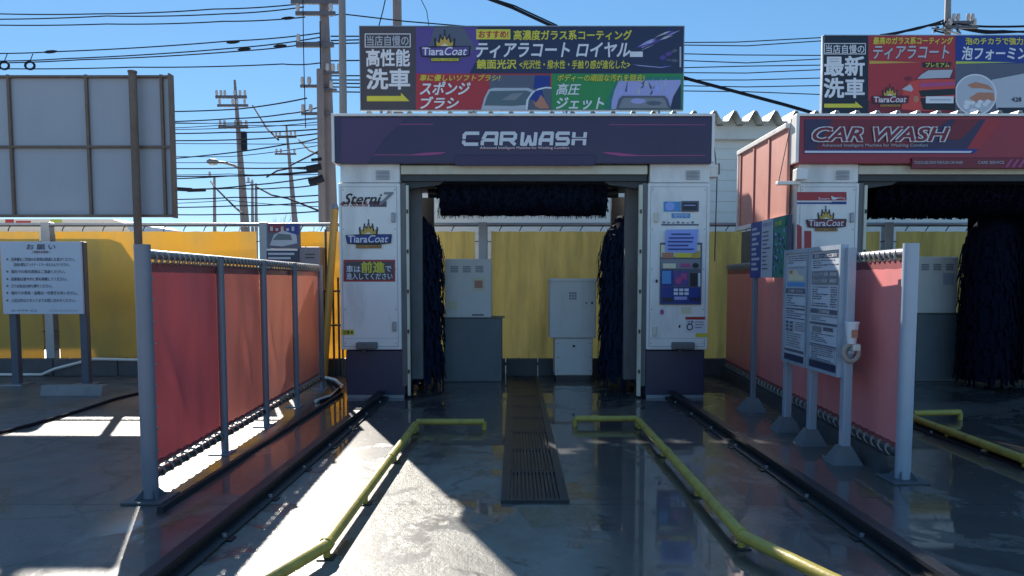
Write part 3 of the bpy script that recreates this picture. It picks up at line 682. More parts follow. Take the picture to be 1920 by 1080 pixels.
# stickers on the columns
fc = face(MD)
b = MB()
b.text(fc, "Sterni", 644, 363, 716, 383, I_black, 2, 0.015, 0.4); b.text(fc, "7", 712, 361, 738, 384, I_grey, 3, 0.03, 0.5)
b.text(fc, "4.7.0.8.6", 638, 378, 690, 387, I_dred, 2, 0.02); b.quad(fc, 693, 377, 725, 388, I_slate, 1); b.text(fc, "POWER", 696, 379, 722, 386, I_dred, 2, 0.02)
logo(b, fc, 691, 442, 47, 1, I_blue, I_orange)
b.build("lettering", m1)
b = MB()
b.quad(fc, 644, 487, 741, 528, I_red, 1); b.quad(fc, 648, 490.5, 737.5, 517, I_char, 2); b.quad(fc, 648, 517, 737.5, 524.5, I_char, 2)
b.text(fc, "車は", 650, 498, 676, 511, I_white, 3, 0.02); b.text(fc, "前進", 678, 491, 721, 511, I_yel, 3, 0.04); b.text(fc, "で", 723, 499, 734, 509, I_white, 3, 0.02)
b.text(fc, "進入してください", 650, 512, 736, 524, I_white, 3, 0.02)
b.build("instruction_plate", m1)
b = MB(); b.quad(fc, 641, 618, 664, 628, I_yel, 1); b.text(fc, "注意", 643, 619.5, 656, 626.5, I_black, 2, 0.01); b.ell(fc, 660, 623, 2, 2.4, I_black, 2, 12); b.build("caution_sticker", m1)
b = MB(); b.quad(fc, 1244, 378, 1276, 397, I_sky, 1); b.ell(fc, 1256, 387, 9, 8, I_peri, 2); b.quad(fc, 1259, 400, 1294, 409, I_sky, 1); b.text(fc, "受付中", 1263, 401, 1290, 408, I_white, 2)
b.quad(fc, 1240, 420, 1310, 423, I_slate, 1)
for i in range(7): b.quad(fc, 1242+i*9, 415+(i % 3), 1247+i*9, 419, I_grey, 1)
b.build("service_sticker", m1)
b = MB(); q0 = W(1277, 397, MD); q1 = W(1310, 377, MD); b.box((q0.x, MD-0.015, q0.z), (q1.x, MD-0.001, q1.z), I_slate, 0.003); fq = face(MD-0.016); b.quad(fq, 1280, 380, 1307, 394, I_dnavy, 1); b.quad(fq, 1282, 384, 1304, 386, I_lav, 2); b.build("display", m1)
# payment panel
b = MB(); q0 = W(1236, 571, MD); q1 = W(1316, 455, MD); b.box((q0.x, MD-0.02, q0.z), (q1.x, MD-0.001, q1.z), I_slate, 0.005); pp = b.build("payment_panel", m1)
fp = face(MD-0.021)
b = MB()
b.quad(fp, 1239, 459, 1313, 482, I_cream, 1); b.quad(fp, 1241, 474, 1263, 484, I_skin, 2); b.quad(fp, 1266, 475, 1296, 483, I_yel, 2); b.quad(fp, 1297, 470, 1312, 484, I_gold, 2)
b.quad(fp, 1239, 486, 1313, 504, I_grey, 1); b.quad(fp, 1243, 494, 1267, 503, I_cream, 2); b.quad(fp, 1276, 494, 1294, 501, I_pink, 2); b.ell(fp, 1304, 498, 6, 5, I_black, 2)
b.quad(fp, 1239, 506, 1262, 538, I_blue, 1); b.quad(fp, 1241, 508, 1258, 532, I_sky, 2); b.quad(fp, 1263, 508, 1290, 536, I_purple, 1); b.ell(fp, 1272, 526, 6, 7, I_pink, 2); b.quad(fp, 1276, 512, 1288, 524, I_pink, 2)
b.quad(fp, 1294, 512, 1307, 537, I_black, 1); b.quad(fp, 1309, 512, 1313, 537, I_white, 1)
b.quad(fp, 1239, 539, 1313, 569, I_blue, 1)
for r_ in range(2):
    for c_ in range(3): b.quad(fp, 1263+c_*10, 541+r_*7, 1271+c_*10, 546+r_*7, I_white, 2)
b.quad(fp, 1242, 558, 1262, 566, I_dnavy, 2); b.quad(fp, 1264, 556, 1288, 562, I_lav, 2)
for c_ in range(3): b.ell(fp, 1296+c_*7, 561, 2.8, 4, I_black, 2, 12)
b.build("control_face", pp)
b = MB(); fn = face(MD-0.03)
b.add([fn(1247, 473, 0), fn(1306, 474, 0), fn(1309, 430, 0)+Vector((0, -0.01, 0)), fn(1248, 431, 0)+Vector((0, -0.01, 0))], [(0, 1, 2, 3)], I_peri)
for i, (xa, xb) in enumerate(((1258, 1294), (1254, 1300), (1252, 1298), (1252, 1290), (1252, 1300))): b.quad(fn, xa, 438+i*7, xb, 440.5+i*7, I_blue, 5)
b.build("paper_notice", m1)
b = MB(); b.ell(fc, 1241, 585, 6.5, 8.5, I_white, 1); b.ell(fc, 1241, 585, 3.6, 5, I_pink, 2); b.quad(fc, 1277, 576, 1296, 588, I_cream, 1); b.quad(fc, 1285, 594, 1322, 624, I_white, 1); b.quad(fc, 1285, 594, 1322, 599, I_red, 2)
b.text(fc, "注意", 1288, 601, 1300, 607, I_black, 2); b.ell(fc, 1293, 613, 6, 6.5, I_black, 2); b.ell(fc, 1293, 613, 4, 4.5, I_white, 3); b.quad(fc, 1303, 603, 1319, 604.5, I_grey, 2); b.quad(fc, 1303, 608, 1319, 609.5, I_grey, 2); b.quad(fc, 1303, 613, 1316, 614.5, I_grey, 2)
b.quad(fc, 1304, 625, 1326, 632, I_yel, 1); b.ell(fc, 1274, 612, 2, 3, I_black, 1, 10); b.quad(fc, 1224, 524, 1231, 530, I_white, 1); b.ell(fc, 1231, 527, 2.4, 3.4, I_black, 2, 10)
b.build("warning_sticker", m1)
b = MB(); q = W(1339, 322, MD+0.2); b.box((q.x-0.07, MD+0.15, q.z-0.06), (q.x+0.03, MD+0.3, q.z+0.06), white_panel, 0.01); b.box((q.x+0.031, MD+0.17, q.z-0.03), (q.x+0.05, MD+0.28, q.z+0.08), inner_grey)
b.tube([(q.x+0.02, MD+0.2, q.z+0.06), (q.x-0.02, MD+0.25, q.z+0.5)], 0.006, black, 5); b.tube([(q.x+0.03, MD+0.2, q.z-0.05), (q.x+0.035, MD+0.25, q.z-0.9)], 0.006, black, 5); b.build("side_light", m1)
b = MB(); xx = wx1_(1328)
b.tube([(xx-0.02, MD+0.3, 0.04), (xx-0.02, MD+0.3, zc(655))], 0.02, white_panel, 8); b.build("downpipe", m1)

DX2 = 1490-636
xo2 = X(1000+DX2, MD)-X(1000, MD)
bR = [(X(790, MD+0.8)+xo2-0.20, 0.20), (X(1862, MD+0.8), 0.30)]
m2, wx2_ = gantry(DX2, "wash_gantry", "white drive-through wash gantry with red header sign and black brushes", mat("red fascia", (0.33, 0.025, 0.045), 0.3, 0, 0.25, 1.3), brush_b, bR, False)
# red fascia print
b = MB()
b.poly(fm, [(1508, 224), (1845, 224), (1815, 280), (1508, 280)], I_dred, 1)
b.poly(fm, [(1508, 224), (1560, 224), (1530, 280), (1508, 280)], I_dpur, 2); b.poly(fm, [(1780, 224), (1848, 224), (1812, 280), (1700, 280)], I_dpur, 2)
b.poly(fm, [(1790, 224), (1838, 224), (1800, 262), (1770, 262)], I_dred, 3); b.poly(fm, [(1848, 224), (1880, 224), (1836, 280), (1812, 280)], I_red, 2)
b.poly(fm, [(1508, 281), (1700, 280), (1834, 279.5), (1824, 288), (1508, 288)], I_blue, 3); b.poly(fm, [(1508, 283), (1822, 283.5), (1818, 287), (1508, 287)], I_white, 4)
b.build("print", m2)
b = MB(); p0 = W(1707, 317, MD-0.05); p1 = W(2075, 296, MD-0.05)
b.box((p0.x, MD-0.075, p0.z), (p1.x, MD-0.051, p1.z), I_dred, 0.006)
fk = face(MD-0.076)
b.text(fk, "TOUCH-LESS DRIVE-THROUGH CAR WASH", 1713, 302, 1804, 307.5, I_lgrey, 2, 0.01); b.text(fk, "CARE SERVICE", 1833, 302, 1882, 307.5, I_lgrey, 2, 0.01)
for i in range(5): b.poly(fk, [(1884+i*12, 314), (1894+i*12, 299), (1899+i*12, 299), (1889+i*12, 314)], I_pink, 1)
b.build("sensor_cover", m2)
b = MB()
b.text(fm, "CAR WASH", 1523, 240, 1777, 265, I_white, 6, 0.085, 0.3); b.text(fm, "CAR WASH", 1523, 240, 1777, 265, I_dred, 7.2, 0.024, 0.3)
b.text(fm, "Advanced Intelligent Machine for Washing Comfort", 1540, 270, 1738, 277, I_lgrey, 5, 0.01)
b.build("lettering", m2)
b = MB()
b.quad(fc, 1494, 360, 1587, 376, I_red, 1); b.quad(fc, 1494, 377, 1587, 379, I_white, 1); b.quad(fc, 1494, 379.5, 1560, 382.5, I_blue, 1); b.poly(fc, [(1555, 383), (1560, 378), (1587, 378), (1587, 383)], I_blue, 1)
b.text(fc, "Smart", 1534, 370, 1555, 375, I_white, 2); b.poly(fc, [(1558, 367), (1564, 370), (1574, 371), (1564, 375), (1559, 374)], I_white, 2); b.text(fc, "Wing", 1572, 369, 1584, 375, I_white, 2)
logo(b, fc, 1548, 413, 41, 2, I_dred, I_orange)
b.poly(fc, [(1494, 420), (1503, 425), (1503, 470), (1494, 474)], I_red, 1); b.quad(fc, 1508, 433, 1521, 470, I_red, 1)
b.build("lettering", m2)
b = MB()
Xs = wx2_(636)-0.03
rp_ = mat("salmon side sheet", (0.60, 0.25, 0.20), 0.5, 0, 0.1, 4, dirt=(0.36, 0.12, 0.10), damt=0.4)
zs0, zs1 = 1.82, zc(232)
b.box((Xs-0.03, MD+0.12, zs0), (Xs, 9.1, zs1-0.02), rp_)
for i in range(1, 4): b.box((Xs-0.045, MD+0.12+i*0.5, zs0), (Xs-0.031, MD+0.16+i*0.5, zs1-0.03), rp_, 0.004)
sp_ = b.build("side_cover", m2)
b = MB()
b.box((Xs-0.06, MD+0.10, zs1-0.02), (Xs+0.02, 9.14, zs1+0.03), white_panel, 0.005); b.box((Xs-0.06, MD+0.10, zs0-0.04), (Xs+0.0, 9.14, zs0+0.01), white_panel, 0.005); b.box((Xs-0.05, 9.101, zs0), (Xs+0.02, 9.14, zs1-0.02), white_panel, 0.005)
b.build("side_cover_frame", m2)
b = MB(); b.box((Xs-0.02, MD+0.05, 0.1), (Xs+0.0, 9.0, zs0-0.06), inner_grey); b.build("side_skirt", m2)
b = MB(); q = W(1497, 330, MD); b.box((q.x-0.06, MD-0.12, q.z-0.05), (q.x+0.05, MD-0.0, q.z+0.06), white_panel, 0.01); b.box((q.x-0.22, MD-0.06, q.z-0.09), (q.x-0.0, MD+0.02, q.z-0.055), white_panel, 0.006)
b.tube([(q.x-0.2, MD-0.02, q.z-0.06), (q.x-0.08, MD, q.z+0.55)], 0.005, black, 5); b.build("side_light", m2)
b = MB(); q = W(1626, 340, MD+0.1); b.tube([(q.x, MD+0.16, q.z), (q.x, MD+0.16, 0.1)], 0.016, white_dull, 8); b.build("sensor_pole", m2)

b = MB(); q0 = W(1818, 330, 8.42); q1 = W(2060, 330, 8.42); zt2 = q0.z+0.05; n = 24
b.add([(q0.x+(q1.x-q0.x)*k/n, 8.42+0.02*math.sin(k*1.9), z) for z in (0.05, zt2) for k in range(n+1)], [(k, k+1, k+n+2, k+n+1) for k in range(n)], brush_b, True); b.build("splash_curtain", m2)
# ------------------------------------------------------------------ cabinets at the end of the bays
def cabinet_grey(px0, px1, pt, pb, D, label, bx0, bx1, bt, bb, grp=None):
    a = W(px0, pb, D); c = W(px1, pt, D); e = W(bx0, bb, D); g_ = W(bx1, bt, D)
    t = thing("pedestal", label[1], "pedestal", ((e.x+g_.x)/2, D, 0))
    b = MB(); b.box((e.x, D, 0.0), (g_.x, D+0.46, g_.z), mat("grey green plinth", (0.15, 0.17, 0.18), 0.5, 0, 0.2, 4, dirt=(0.08, 0.08, 0.08)), 0.01); b.box((e.x-0.02, D-0.02, g_.z), (g_.x+0.03, D+0.48, a.z-0.001), inner_grey, 0.004); b.build("body", t)
    t = thing("control_cabinet", label[0], "control cabinet", ((a.x+c.x)/2, D, a.z))
    b = MB(); b.box((a.x, D+0.04, a.z), (c.x, D+0.42, c.z), white_dull, 0.012); b.build("body", t)
    ff = face(D+0.04)
    for i in range(3):
        u = px0+(px1-px0)*(0.12+0.27*i); b = MB(); w = (px1-px0)*0.17
        for j in range(4): b.quad(ff, u, pt+14+j*3.2, u+w, pt+16+j*3.2, I_grey, 1)
        b.build("vent", t)
    return t, ff
t, ff = cabinet_grey(834, 921, 485, 596, 8.6, ("grey control cabinet with three vents on a plinth beside the navy brush", "dark grey plinth carrying the control cabinet beside the left navy brush"), 832, 941, 596, 716)
b = MB(); b.quad(ff, 886, 520, 909, 546, I_cream, 1); b.quad(ff, 890, 526, 905, 540, I_skin, 2); b.quad(ff, 841, 565, 858, 581, I_cream, 1); b.quad(ff, 885, 589, 907, 592, I_slate, 1); b.build("sticker", t)
t, ff = cabinet_grey(1717, 1802, 481, 588, 8.62, ("grey control cabinet behind the end post of the right red partition", "dark plinth under the cabinet behind the end post of the right red partition"), 1716, 1816, 588, 712)
b = MB(); b.quad(ff, 1768, 512, 1788, 534, I_lgrey, 1); b.build("sticker", t)
D = 8.68
t = thing("pump_cabinet", "white two-tier metal cabinet standing alone in the middle of the purple bay", "cabinet", (W(1075, 707, D).x, D, 0))
a = W(1030, 634, D); c = W(1118, 524, D); e = W(1040, 705, D); g_ = W(1112, 634, D)
b = MB(); b.box((e.x, D+0.03, 0.06), (g_.x, D+0.38, a.z-0.002), white_dull, 0.012); b.box((e.x+0.02, D+0.05, 0.0), (g_.x-0.02, D+0.36, 0.06), black)
ff = face(D+0.03); b.ell(ff, 1076, 649, 2.6, 2.6, I_black, 1, 12)
for yy in (644, 670, 695): b.ell(ff, 1046, yy, 1.2, 1.2, I_grey, 1, 8); b.ell(ff, 1106, yy, 1.2, 1.2, I_grey, 1, 8)
b.build("lower_case", t)
b = MB(); b.box((a.x, D, a.z), (c.x, D+0.42, c.z), white_dull, 0.014); b.box((a.x-0.008, D-0.012, c.z-0.03), (c.x+0.008, D+0.42, c.z+0.012), white_dull, 0.008)
ff = face(D)
for j in range(3):
    for i in range(3): b.quad(ff, 1067+i*5, 548+j*5, 1071+i*5, 551.5+j*5, I_grey, 1)
b.ell(ff, 1110, 568, 2, 2.4, I_black, 1, 10); b.ell(ff, 1099, 568, 1.4, 1.6, I_black, 1, 10)
b.build("upper_case", t)

# ------------------------------------------------------------------ red sheet partitions
hem_m = mat("red welded hem", (0.30, 0.07, 0.075), 0.45, 0, 0.2, 10)
plate_m = mat("grimy base plate", (0.11, 0.12, 0.135), 0.5, 0.2, 0.3, 14, dirt=(0.06, 0.05, 0.045), damt=0.6)
def partition(P, Q, H, rpost, label, sheet, divs, postm, gap, seed, offs=0.0):
    P = Vector(P); Q = Vector(Q); d = (Q-P); L = d.length; u = d.normalized(); n = Vector((u.y, -u.x, 0))
    t = thing("sheet_partition", label, "partition", tuple(P))
    at = lambda s, z, k=0.0: P+u*s+n*k+Vector((0, 0, z))
    b = MB(); b.tube([at(0, 0), at(0, H+0.03)], rpost, postm, 20); pst = b.build("post", t)
    b = MB(); b.box(tuple(P+Vector((-0.11, -0.11, 0))), tuple(P+Vector((0.11, 0.11, 0.012))), plate_m, 0.003)
    for k in range(4):
        a = R(45+90*k); v = Vector((math.cos(a), math.sin(a), 0))
        b.prism([P+v*(rpost-0.01)+Vector((0, 0, 0.012)), P+v*(rpost+0.045)+Vector((0, 0, 0.012)), P+v*(rpost-0.01)+Vector((0, 0, 0.07))], Vector((-v.y, v.x, 0))*0.008, plate_m)
    b.build("foot", pst)
    ss = [0.0]+divs+[L]
    for s in divs+[L]:
        b = MB(); b.tube([at(s, 0, 0.02), at(s, H, 0.02)], 0.026, postm, 12); b.box(tuple(at(s, 0)-Vector((0.07, 0.07, 0))), tuple(at(s, 0.01)+Vector((0.07, 0.07, 0))), postm); b.build("post", t)
    b = MB(); b.tube([at(0, H-0.02), at(L, H-0.02)], 0.026, steel, 12); b.build("top_pipe", t)
    b = MB(); b.tube([at(0, gap-0.03), at(L, gap-0.03)], 0.024, dark_pipe, 12); b.build("bottom_pipe", t)
    rnd = random.Random(seed)
    b = MB(); s = 0.08
    pts = []
    while s < L-0.05:
        for q in range(8):
            a = 2*math.pi*q/8; pts.append(at(s+0.075*q/8, H-0.034+math.cos(a)*0.036, math.sin(a)*0.034))
        s += 0.075
    b.tube(pts, 0.005, rope_m, 5); pts = []; s = 0.08
    while s < L-0.05:
        for q in range(8):
            a = 2*math.pi*q/8; pts.append(at(s+0.11*q/8, gap-0.02+math.cos(a)*0.034, math.sin(a)*0.035))
        s += 0.11
    b.tube(pts, 0.006, rope_m, 5)
    for k in range(9):
        z = gap+0.1+k*(H-gap-0.25)/8; b.tube([at(rpost+0.06, z, 0.01), at(rpost-0.02, z+0.01, -rpost*0.7)], 0.006, rope_m, 5)
    b.build("lacing", t)
    for i, (sa, sb) in enumerate(zip(ss, ss[1:])):
        if i == 0: sa += rpost+0.03
        b = MB(); nx, nz = 30, 40; vs = []; fs = []; ph = [rnd.uniform(0, 6.28) for _ in range(8)]
        for j in range(nz+1):
            v = j/nz
            for k in range(nx+1):
                w = k/nx; e = math.sin(math.pi*w)*(0.35+0.65*math.sin(math.pi*v))
                z0 = gap+0.012*abs(math.sin((sa+(sb-sa)*w)/0.11*math.pi)); z1 = H-0.055-0.006*abs(math.sin((sa+(sb-sa)*w)/0.075*math.pi))
                off = e*(0.012+0.028*math.sin(1.5*ph[0])*math.sin(math.pi*v)) + 0.006*math.sin(5*w+8*v+ph[1])*e + 0.004*math.sin(17*w-6*v+ph[2])*e + 0.010*e*math.sin(3*v*6.28*0.4+ph[3]+2.5*w)
                off += 0.012*math.exp(-((w-0.5-0.25*math.sin(ph[4])+0.5*(v-0.5))/0.05)**2)*math.exp(-((v-0.45)/0.25)**2)
                vs.append(at(sa+(sb-sa)*w, z0+(z1-z0)*v, off-0.012))
        for j in range(nz):
            for k in range(nx):
                a = j*(nx+1)+k; fs.append((a, a+1, a+nx+2, a+nx+1))
        sm_ = sheet[min(i, len(sheet)-1)]; b.add(vs, fs[nx:-2*nx], sm_, True); b.add(vs, fs[:nx]+fs[-2*nx:], hem_m, True); b.build("sheet", t)
    return t, at, L
PL0 = G(283, 936); PL1 = G(601, 731)
L0 = (PL1-PL0).length
def sdist(px):  # where a post at this pixel column stands along the left partition
    k = (px-CX)/F; dd = PL1-PL0; s = (k*PL0.y-PL0.x)/(dd.x-k*dd.y); return s*L0
partition(PL0, PL1, 1.345, 0.042, "translucent red sheet partition on grey posts between yard and purple bay", [red_deep, red_sheet, red_thin, red_thin], [sdist(409), sdist(490), sdist(549)], post_grey, 0.15, 5)
PR0 = G(1692, 900); PR1 = G(1362, 706)
tR, atR, LR = partition(PR0, PR1, 1.37, 0.044, "faded red sheet partition between purple bay and red bay behind the notice board", [red_faded], [LR_*0.36 for LR_ in [(PR1-PR0).length]]+[(PR1-PR0).length*0.7], post_blue, 0.17, 9)
# kerbs under the partitions
def kerb(p, q, w, h, m, name, label, cat, off=0.0):
    p = Vector(p); q = Vector(q); u = (q-p).normalized(); n = Vector((u.y, -u.x, 0)); p = p+n*off; q = q+n*off
    b = MB(); b.prism([p-n*w/2, p+n*w/2, p+n*w/2*0.8+Vector((0, 0, h)), p-n*w/2*0.8+Vector((0, 0, h))], q-p, m)
    o = b.build(name, loc=tuple(p)); tag(o, label, cat); return o
kerb(PR0+Vector((0.02, 0.16, 0)), PR1, 0.16, 0.11, mat("dark wet kerb", (0.07, 0.075, 0.08), 0.3, 0, 0.3, 6, bump=0.4, bscale=25), "concrete_kerb", "low dark concrete kerb under the faded red partition by the notice board", "kerb")
edging_m = mat("dull black edging", (0.018, 0.018, 0.02), 0.65, 0, 0.3, 10, bump=0.3)
kerb(G(300, 962), G(640, 741), 0.035, 0.03, edging_m, "steel_edging", "low black steel edging along the foot of the translucent red partition", "edging")

# ------------------------------------------------------------------ travel rails
def travel_rail(P, Q, label):
    P = Vector(P); Q = Vector(Q); d = (Q-P); L = d.length; u = d.normalized(); n = Vector((u.y, -u.x, 0))
    t = thing("travel_rail", label, "rail", tuple(P), "rails the wash gantries travel on")
    b = MB(); prof = [(-0.075, 0), (-0.075, 0.012), (-0.014, 0.02), (-0.014, 0.05), (-0.03, 0.054), (-0.03, 0.072), (0.03, 0.072), (0.03, 0.054), (0.014, 0.05), (0.014, 0.02), (0.075, 0.012), (0.075, 0)]
    b.prism([P+n*x+Vector((0, 0, z+0.002)) for x, z in prof], d, rail_black); b.build("beam", t)
    s = 0.25
    while s < L:
        c = P+u*s; b = MB()
        for k in (-0.055, 0.055): b.tube([c+n*k+Vector((0, 0, 0.012)), c+n*k+Vector((0, 0, 0.03))], 0.012, steel, 6)
        b.box(tuple(c-Vector((0.1, 0.03, 0))), tuple(c+Vector((0.1, 0.03, 0.008))), rail_black); b.build("clamp", t); s += 0.62
    return t
yl = G(300, 1088); yr = G(1745, 1084)
travel_rail((G(315, 1080).x, 2.45, 0), (G(668, 797).x-0.02, 9.4, 0), "black travel rail in the wet floor between red partition and left yellow guide")
travel_rail((G(1738, 1080).x, 2.45, 0), (G(1312, 792).x+0.02, 9.4, 0), "black travel rail in the wet floor between right yellow guide and notice board")
travel_rail((G(1312, 792).x+1.72, 2.9, 0), (G(1312, 792).x+1.70, 9.4, 0), "black travel rail on the red bay side of the faded partition")

# ------------------------------------------------------------------ yellow wheel guides
def guide(pts, label, cross, r=0.027):
    t = thing("wheel_guide", label, "wheel guide", (pts[0][0], pts[0][1], 0), "yellow pipe wheel guides on the bay floor")
    b = MB(); b.tube(pts, r, yellow_pipe, 16); g0 = b.build("guide_pipe", t)
    b = MB(); b.tube(cross, r*0.92, yellow_pipe, 14)
    e = Vector(cross[1]); b.tube([e, (e.x, e.y, 0.0)], r*0.8, yellow_pipe, 12)
    e = Vector(cross[0]); b.tube([e, (e.x, e.y, 0.0)], r*0.8, yellow_pipe, 12); b.build("end_bar", t)
    for k in range(4):
        p = Vector(pts[0]).lerp(Vector(pts[1]), (0.02, 0.36, 0.7, 0.99)[k]); b = MB(); b.tube([(p.x, p.y, 0), (p.x, p.y, p.z-0.01)], 0.016, yellow_pipe, 8); b.box((p.x-0.035, p.y-0.035, 0), (p.x+0.035, p.y+0.035, 0.006), rail_black); b.build("foot", t)
    b = MB(); p = Vector(pts[1]); q = Vector(pts[0]); u = (q-p).normalized(); b.tube([p+u*0.01, p+u*0.05], r+0.005, yellow_pipe, 16); p2 = q.lerp(p, 0.42); b.tube([p2, p2+u*0.04], r+0.004, yellow_pipe, 16); b.build("coupling", t)
zg = 0.062
pt = lambda x, y: tuple(G(x, y, zg))
guide([pt(779, 796), pt(609, 1024), pt(500, 1088), pt(400, 1140)], "yellow pipe wheel guide on the left of the purple bay, leading to its sunlit floor", [pt(781, 791), pt(908, 791)])
guide([pt(1197, 788), pt(1394, 1006), pt(1560, 1086), pt(1680, 1140)], "yellow pipe wheel guide on the right of the purple bay, fully in shade", [pt(1195, 785), pt(1078, 785)])
x2 = pt(1712, 784)
guide([pt(1712, 784), pt(1924, 862), pt(2010, 872), pt(2080, 890)], "yellow pipe wheel guide in the red bay beyond the end post", [pt(1712, 775), pt(1800, 773)], 0.027)

# ------------------------------------------------------------------ floor grating and markings
gx0 = G(950, 940).x; gx1 = G(1056, 940).x; gy0 = G(1000, 942).y; gy1 = 8.9
t = thing("drain_grating", "long black slotted drain grating down the middle of the purple bay floor", "drain grating", ((gx0+gx1)/2, gy0, 0))
gm2 = mat("wet grating steel", (0.028, 0.031, 0.037), 0.42, 0.1, 0.3, 12)
y = gy0
while y < gy1-0.1:
    b = MB(); y1_ = min(y+0.6, gy1)-0.012
    nb = 12
    for k in range(nb):
        xa = gx0+0.02+(gx1-gx0-0.04)*k/nb; b.box((xa, y+0.02, 0.004), (xa+(gx1-gx0-0.04)/nb*0.62, y1_-0.02, 0.016), gm2)
    b.box((gx0+0.019, y, 0.0015), (gx1-0.019, y1_, 0.0035), black)
    for q in (y, y1_-0.02): b.box((gx0+0.02, q, 0.004), (gx1-0.02, q+0.02, 0.0165), gm2)
    b.build("grate", t); y += 0.6
b = MB(); b.box((gx0-0.03, gy0-0.02, 0.001), (gx0+0.018, gy1, 0.018), gm2); b.box((gx1-0.018, gy0-0.02, 0.001), (gx1+0.03, gy1, 0.018), gm2); b.box((gx0+0.018, gy0-0.02, 0.001), (gx1-0.018, gy0-0.001, 0.0175), gm2); b.build("channel_frame", t)
def paint(name, col):
    m = bpy.data.materials.new(name); m.use_nodes = True; n = m.node_tree.nodes; l = m.node_tree.links; bs = n["Principled BSDF"]
    tc = n.new("ShaderNodeTexCoord"); no = n.new("ShaderNodeTexNoise"); no.inputs["Scale"].default_value = 16; no.inputs["Detail"].default_value = 10; no.inputs["Roughness"].default_value = 0.8
    l.new(tc.outputs["Object"], no.inputs["Vector"]); rp = n.new("ShaderNodeValToRGB"); rp.color_ramp.elements[0].position = 0.30; rp.color_ramp.elements[0].color = (0.45, 0.45, 0.45, 1); rp.color_ramp.elements[1].position = 0.62
    l.new(no.outputs["Fac"], rp.inputs[0]); tr = n.new("ShaderNodeBsdfTransparent"); mx = n.new("ShaderNodeMixShader")
    l.new(rp.outputs[0], mx.inputs[0]); l.new(bs.outputs[0], mx.inputs[1]); l.new(tr.outputs[0], mx.inputs[2]); l.new(mx.outputs[0], n["Material Output"].inputs["Surface"])
    bs.inputs["Base Color"].default_value = (*col, 1); bs.inputs["Roughness"].default_value = 0.3; return m
yp = paint("worn yellow paint", (0.26, 0.18, 0.06))
def mark(pts, label):
    b = MB(); b.add([tuple(G(x, y)+Vector((0, 0, 0.004))) for x, y in pts], [tuple(range(len(pts)))], yp); o = b.build("floor_marking"); o["kind"] = "structure"; o["label"] = label
mark([(965, 950), (1100, 946), (1140, 984), (1000, 992)], "worn yellow paint below the drain grating")
mark([(1590, 905), (1640, 920), (1665, 935), (1615, 932)], "worn yellow paint by the right end post")
mark([(1690, 925), (1760, 925), (1790, 955), (1700, 950)], "worn yellow paint beyond the right end post")
mark([(-20, 915), (22, 912), (20, 962), (-30, 965)], "worn yellow paint in the yard")
mark([(300, 985), (390, 935), (400, 943), (312, 996)], "worn yellow line by the left end post")
mark([(266, 975), (284, 965), (272, 1010), (255, 1010)], "worn yellow line at the left end post foot")

# ------------------------------------------------------------------ yard at the left
# back of the billboard
BB = 8.65
t = thing("billboard", "back of a large grey billboard with rusty frame standing in front of the yellow fence", "billboard", (W(268, 500, BB).x, BB, 0))
a = W(-260, 407, BB); c = W(318, 141, BB)
b = MB(); b.box((a.x, BB, a.z), (c.x, BB+0.04, c.z), board_back); b.build("panel", t)
b = MB()
for px_ in (-240, -104, 35, 178, 316):
    xx = X(px_, BB); b.box((xx-0.015, BB-0.035, a.z), (xx+0.015, BB-0.001, c.z), rust)
for z in (a.z, (a.z+c.z)/2-0.02, c.z-0.035): b.box((a.x, BB-0.04, z), (c.x, BB-0.002, z+0.026), rust)
b.box((c.x+0.001, BB-0.05, a.z-0.01), (c.x+0.02, BB+0.06, c.z+0.01), rust)
b.build("frame", t)
for px_ in (-170, 270):
    xx = X(px_, BB); b = MB(); b.tube([(xx, BB-0.1, 0), (xx, BB-0.1, c.z-0.0)], 0.044, rust, 16); b.tube([(xx, BB-0.1, c.z), (xx, BB-0.1, c.z+0.02)], 0.05, rust, 16); b.box((xx-0.16, BB-0.26, 0), (xx+0.16, BB+0.06, 0.02), rust); b.build("post", t)
# request notice
ND = 8.3; fN = face(ND)
a = W(6, 589, ND); c = W(151, 453, ND)
t = thing("notice_board", "white request notice with grey text on two dark legs before the yellow fence", "notice board", ((a.x+c.x)/2, ND, 0))
b = MB(); b.box((a.x, ND, a.z), (c.x, ND+0.03, c.z), sign_white, 0.004); b.build("panel", t)
b = MB()
b.text(fN, "お 願 い", 50, 458, 104, 468, I_slate, 1, 0.03); b.text(fN, "ご利用のお客様へ", 60, 470, 94, 475, I_dred, 1, 0.01)
rows = ["洗車機をご利用のお客様は順番にお並びください。", "洗車の際はアンテナ・ミラーをたたんでください。", "場内での車内清掃はご遠慮ください。", "洗車後は速やかに車を移動してください。", "ゴミは各自お持ち帰りください。", "場内での事故・盗難は一切責任を負いません。", "上記以外はスタッフまでお問い合わせください。"]
for i, s_ in enumerate(rows):
    y = (483, 493, 506, 520, 533, 546, 560)[i]; x1 = (140, 130, 122, 126, 98, 146, 142)[i]
    b.text(fN, s_, 21 if i != 1 else 26, y, x1, y+6.5, I_dpur if i in (3, 4) else I_slate, 1, 0.012)
    if i != 1: b.ell(fN, 14, y+3.2, 2, 2, I_slate, 1, 10)
b.text(fN, "カーケアサービス", 22, 580, 70, 584.5, I_slate, 1, 0.01); b.text(fN, "お客様相談係", 92, 580, 146, 584.5, I_lgrey, 1)
b.build("lettering", t)
for px_ in (16, 149):
    xx = X(px_, ND); b = MB(); b.box((xx-0.04, ND+0.035, 0), (xx+0.04, ND+0.11, c.z), mat("dark leg paint", (0.09, 0.10, 0.13), 0.5, 0, 0.2, 6), 0.006); b.box((xx-0.12, ND-0.05, 0), (xx+0.12, ND+0.2, 0.015), steel); b.build("leg", t)
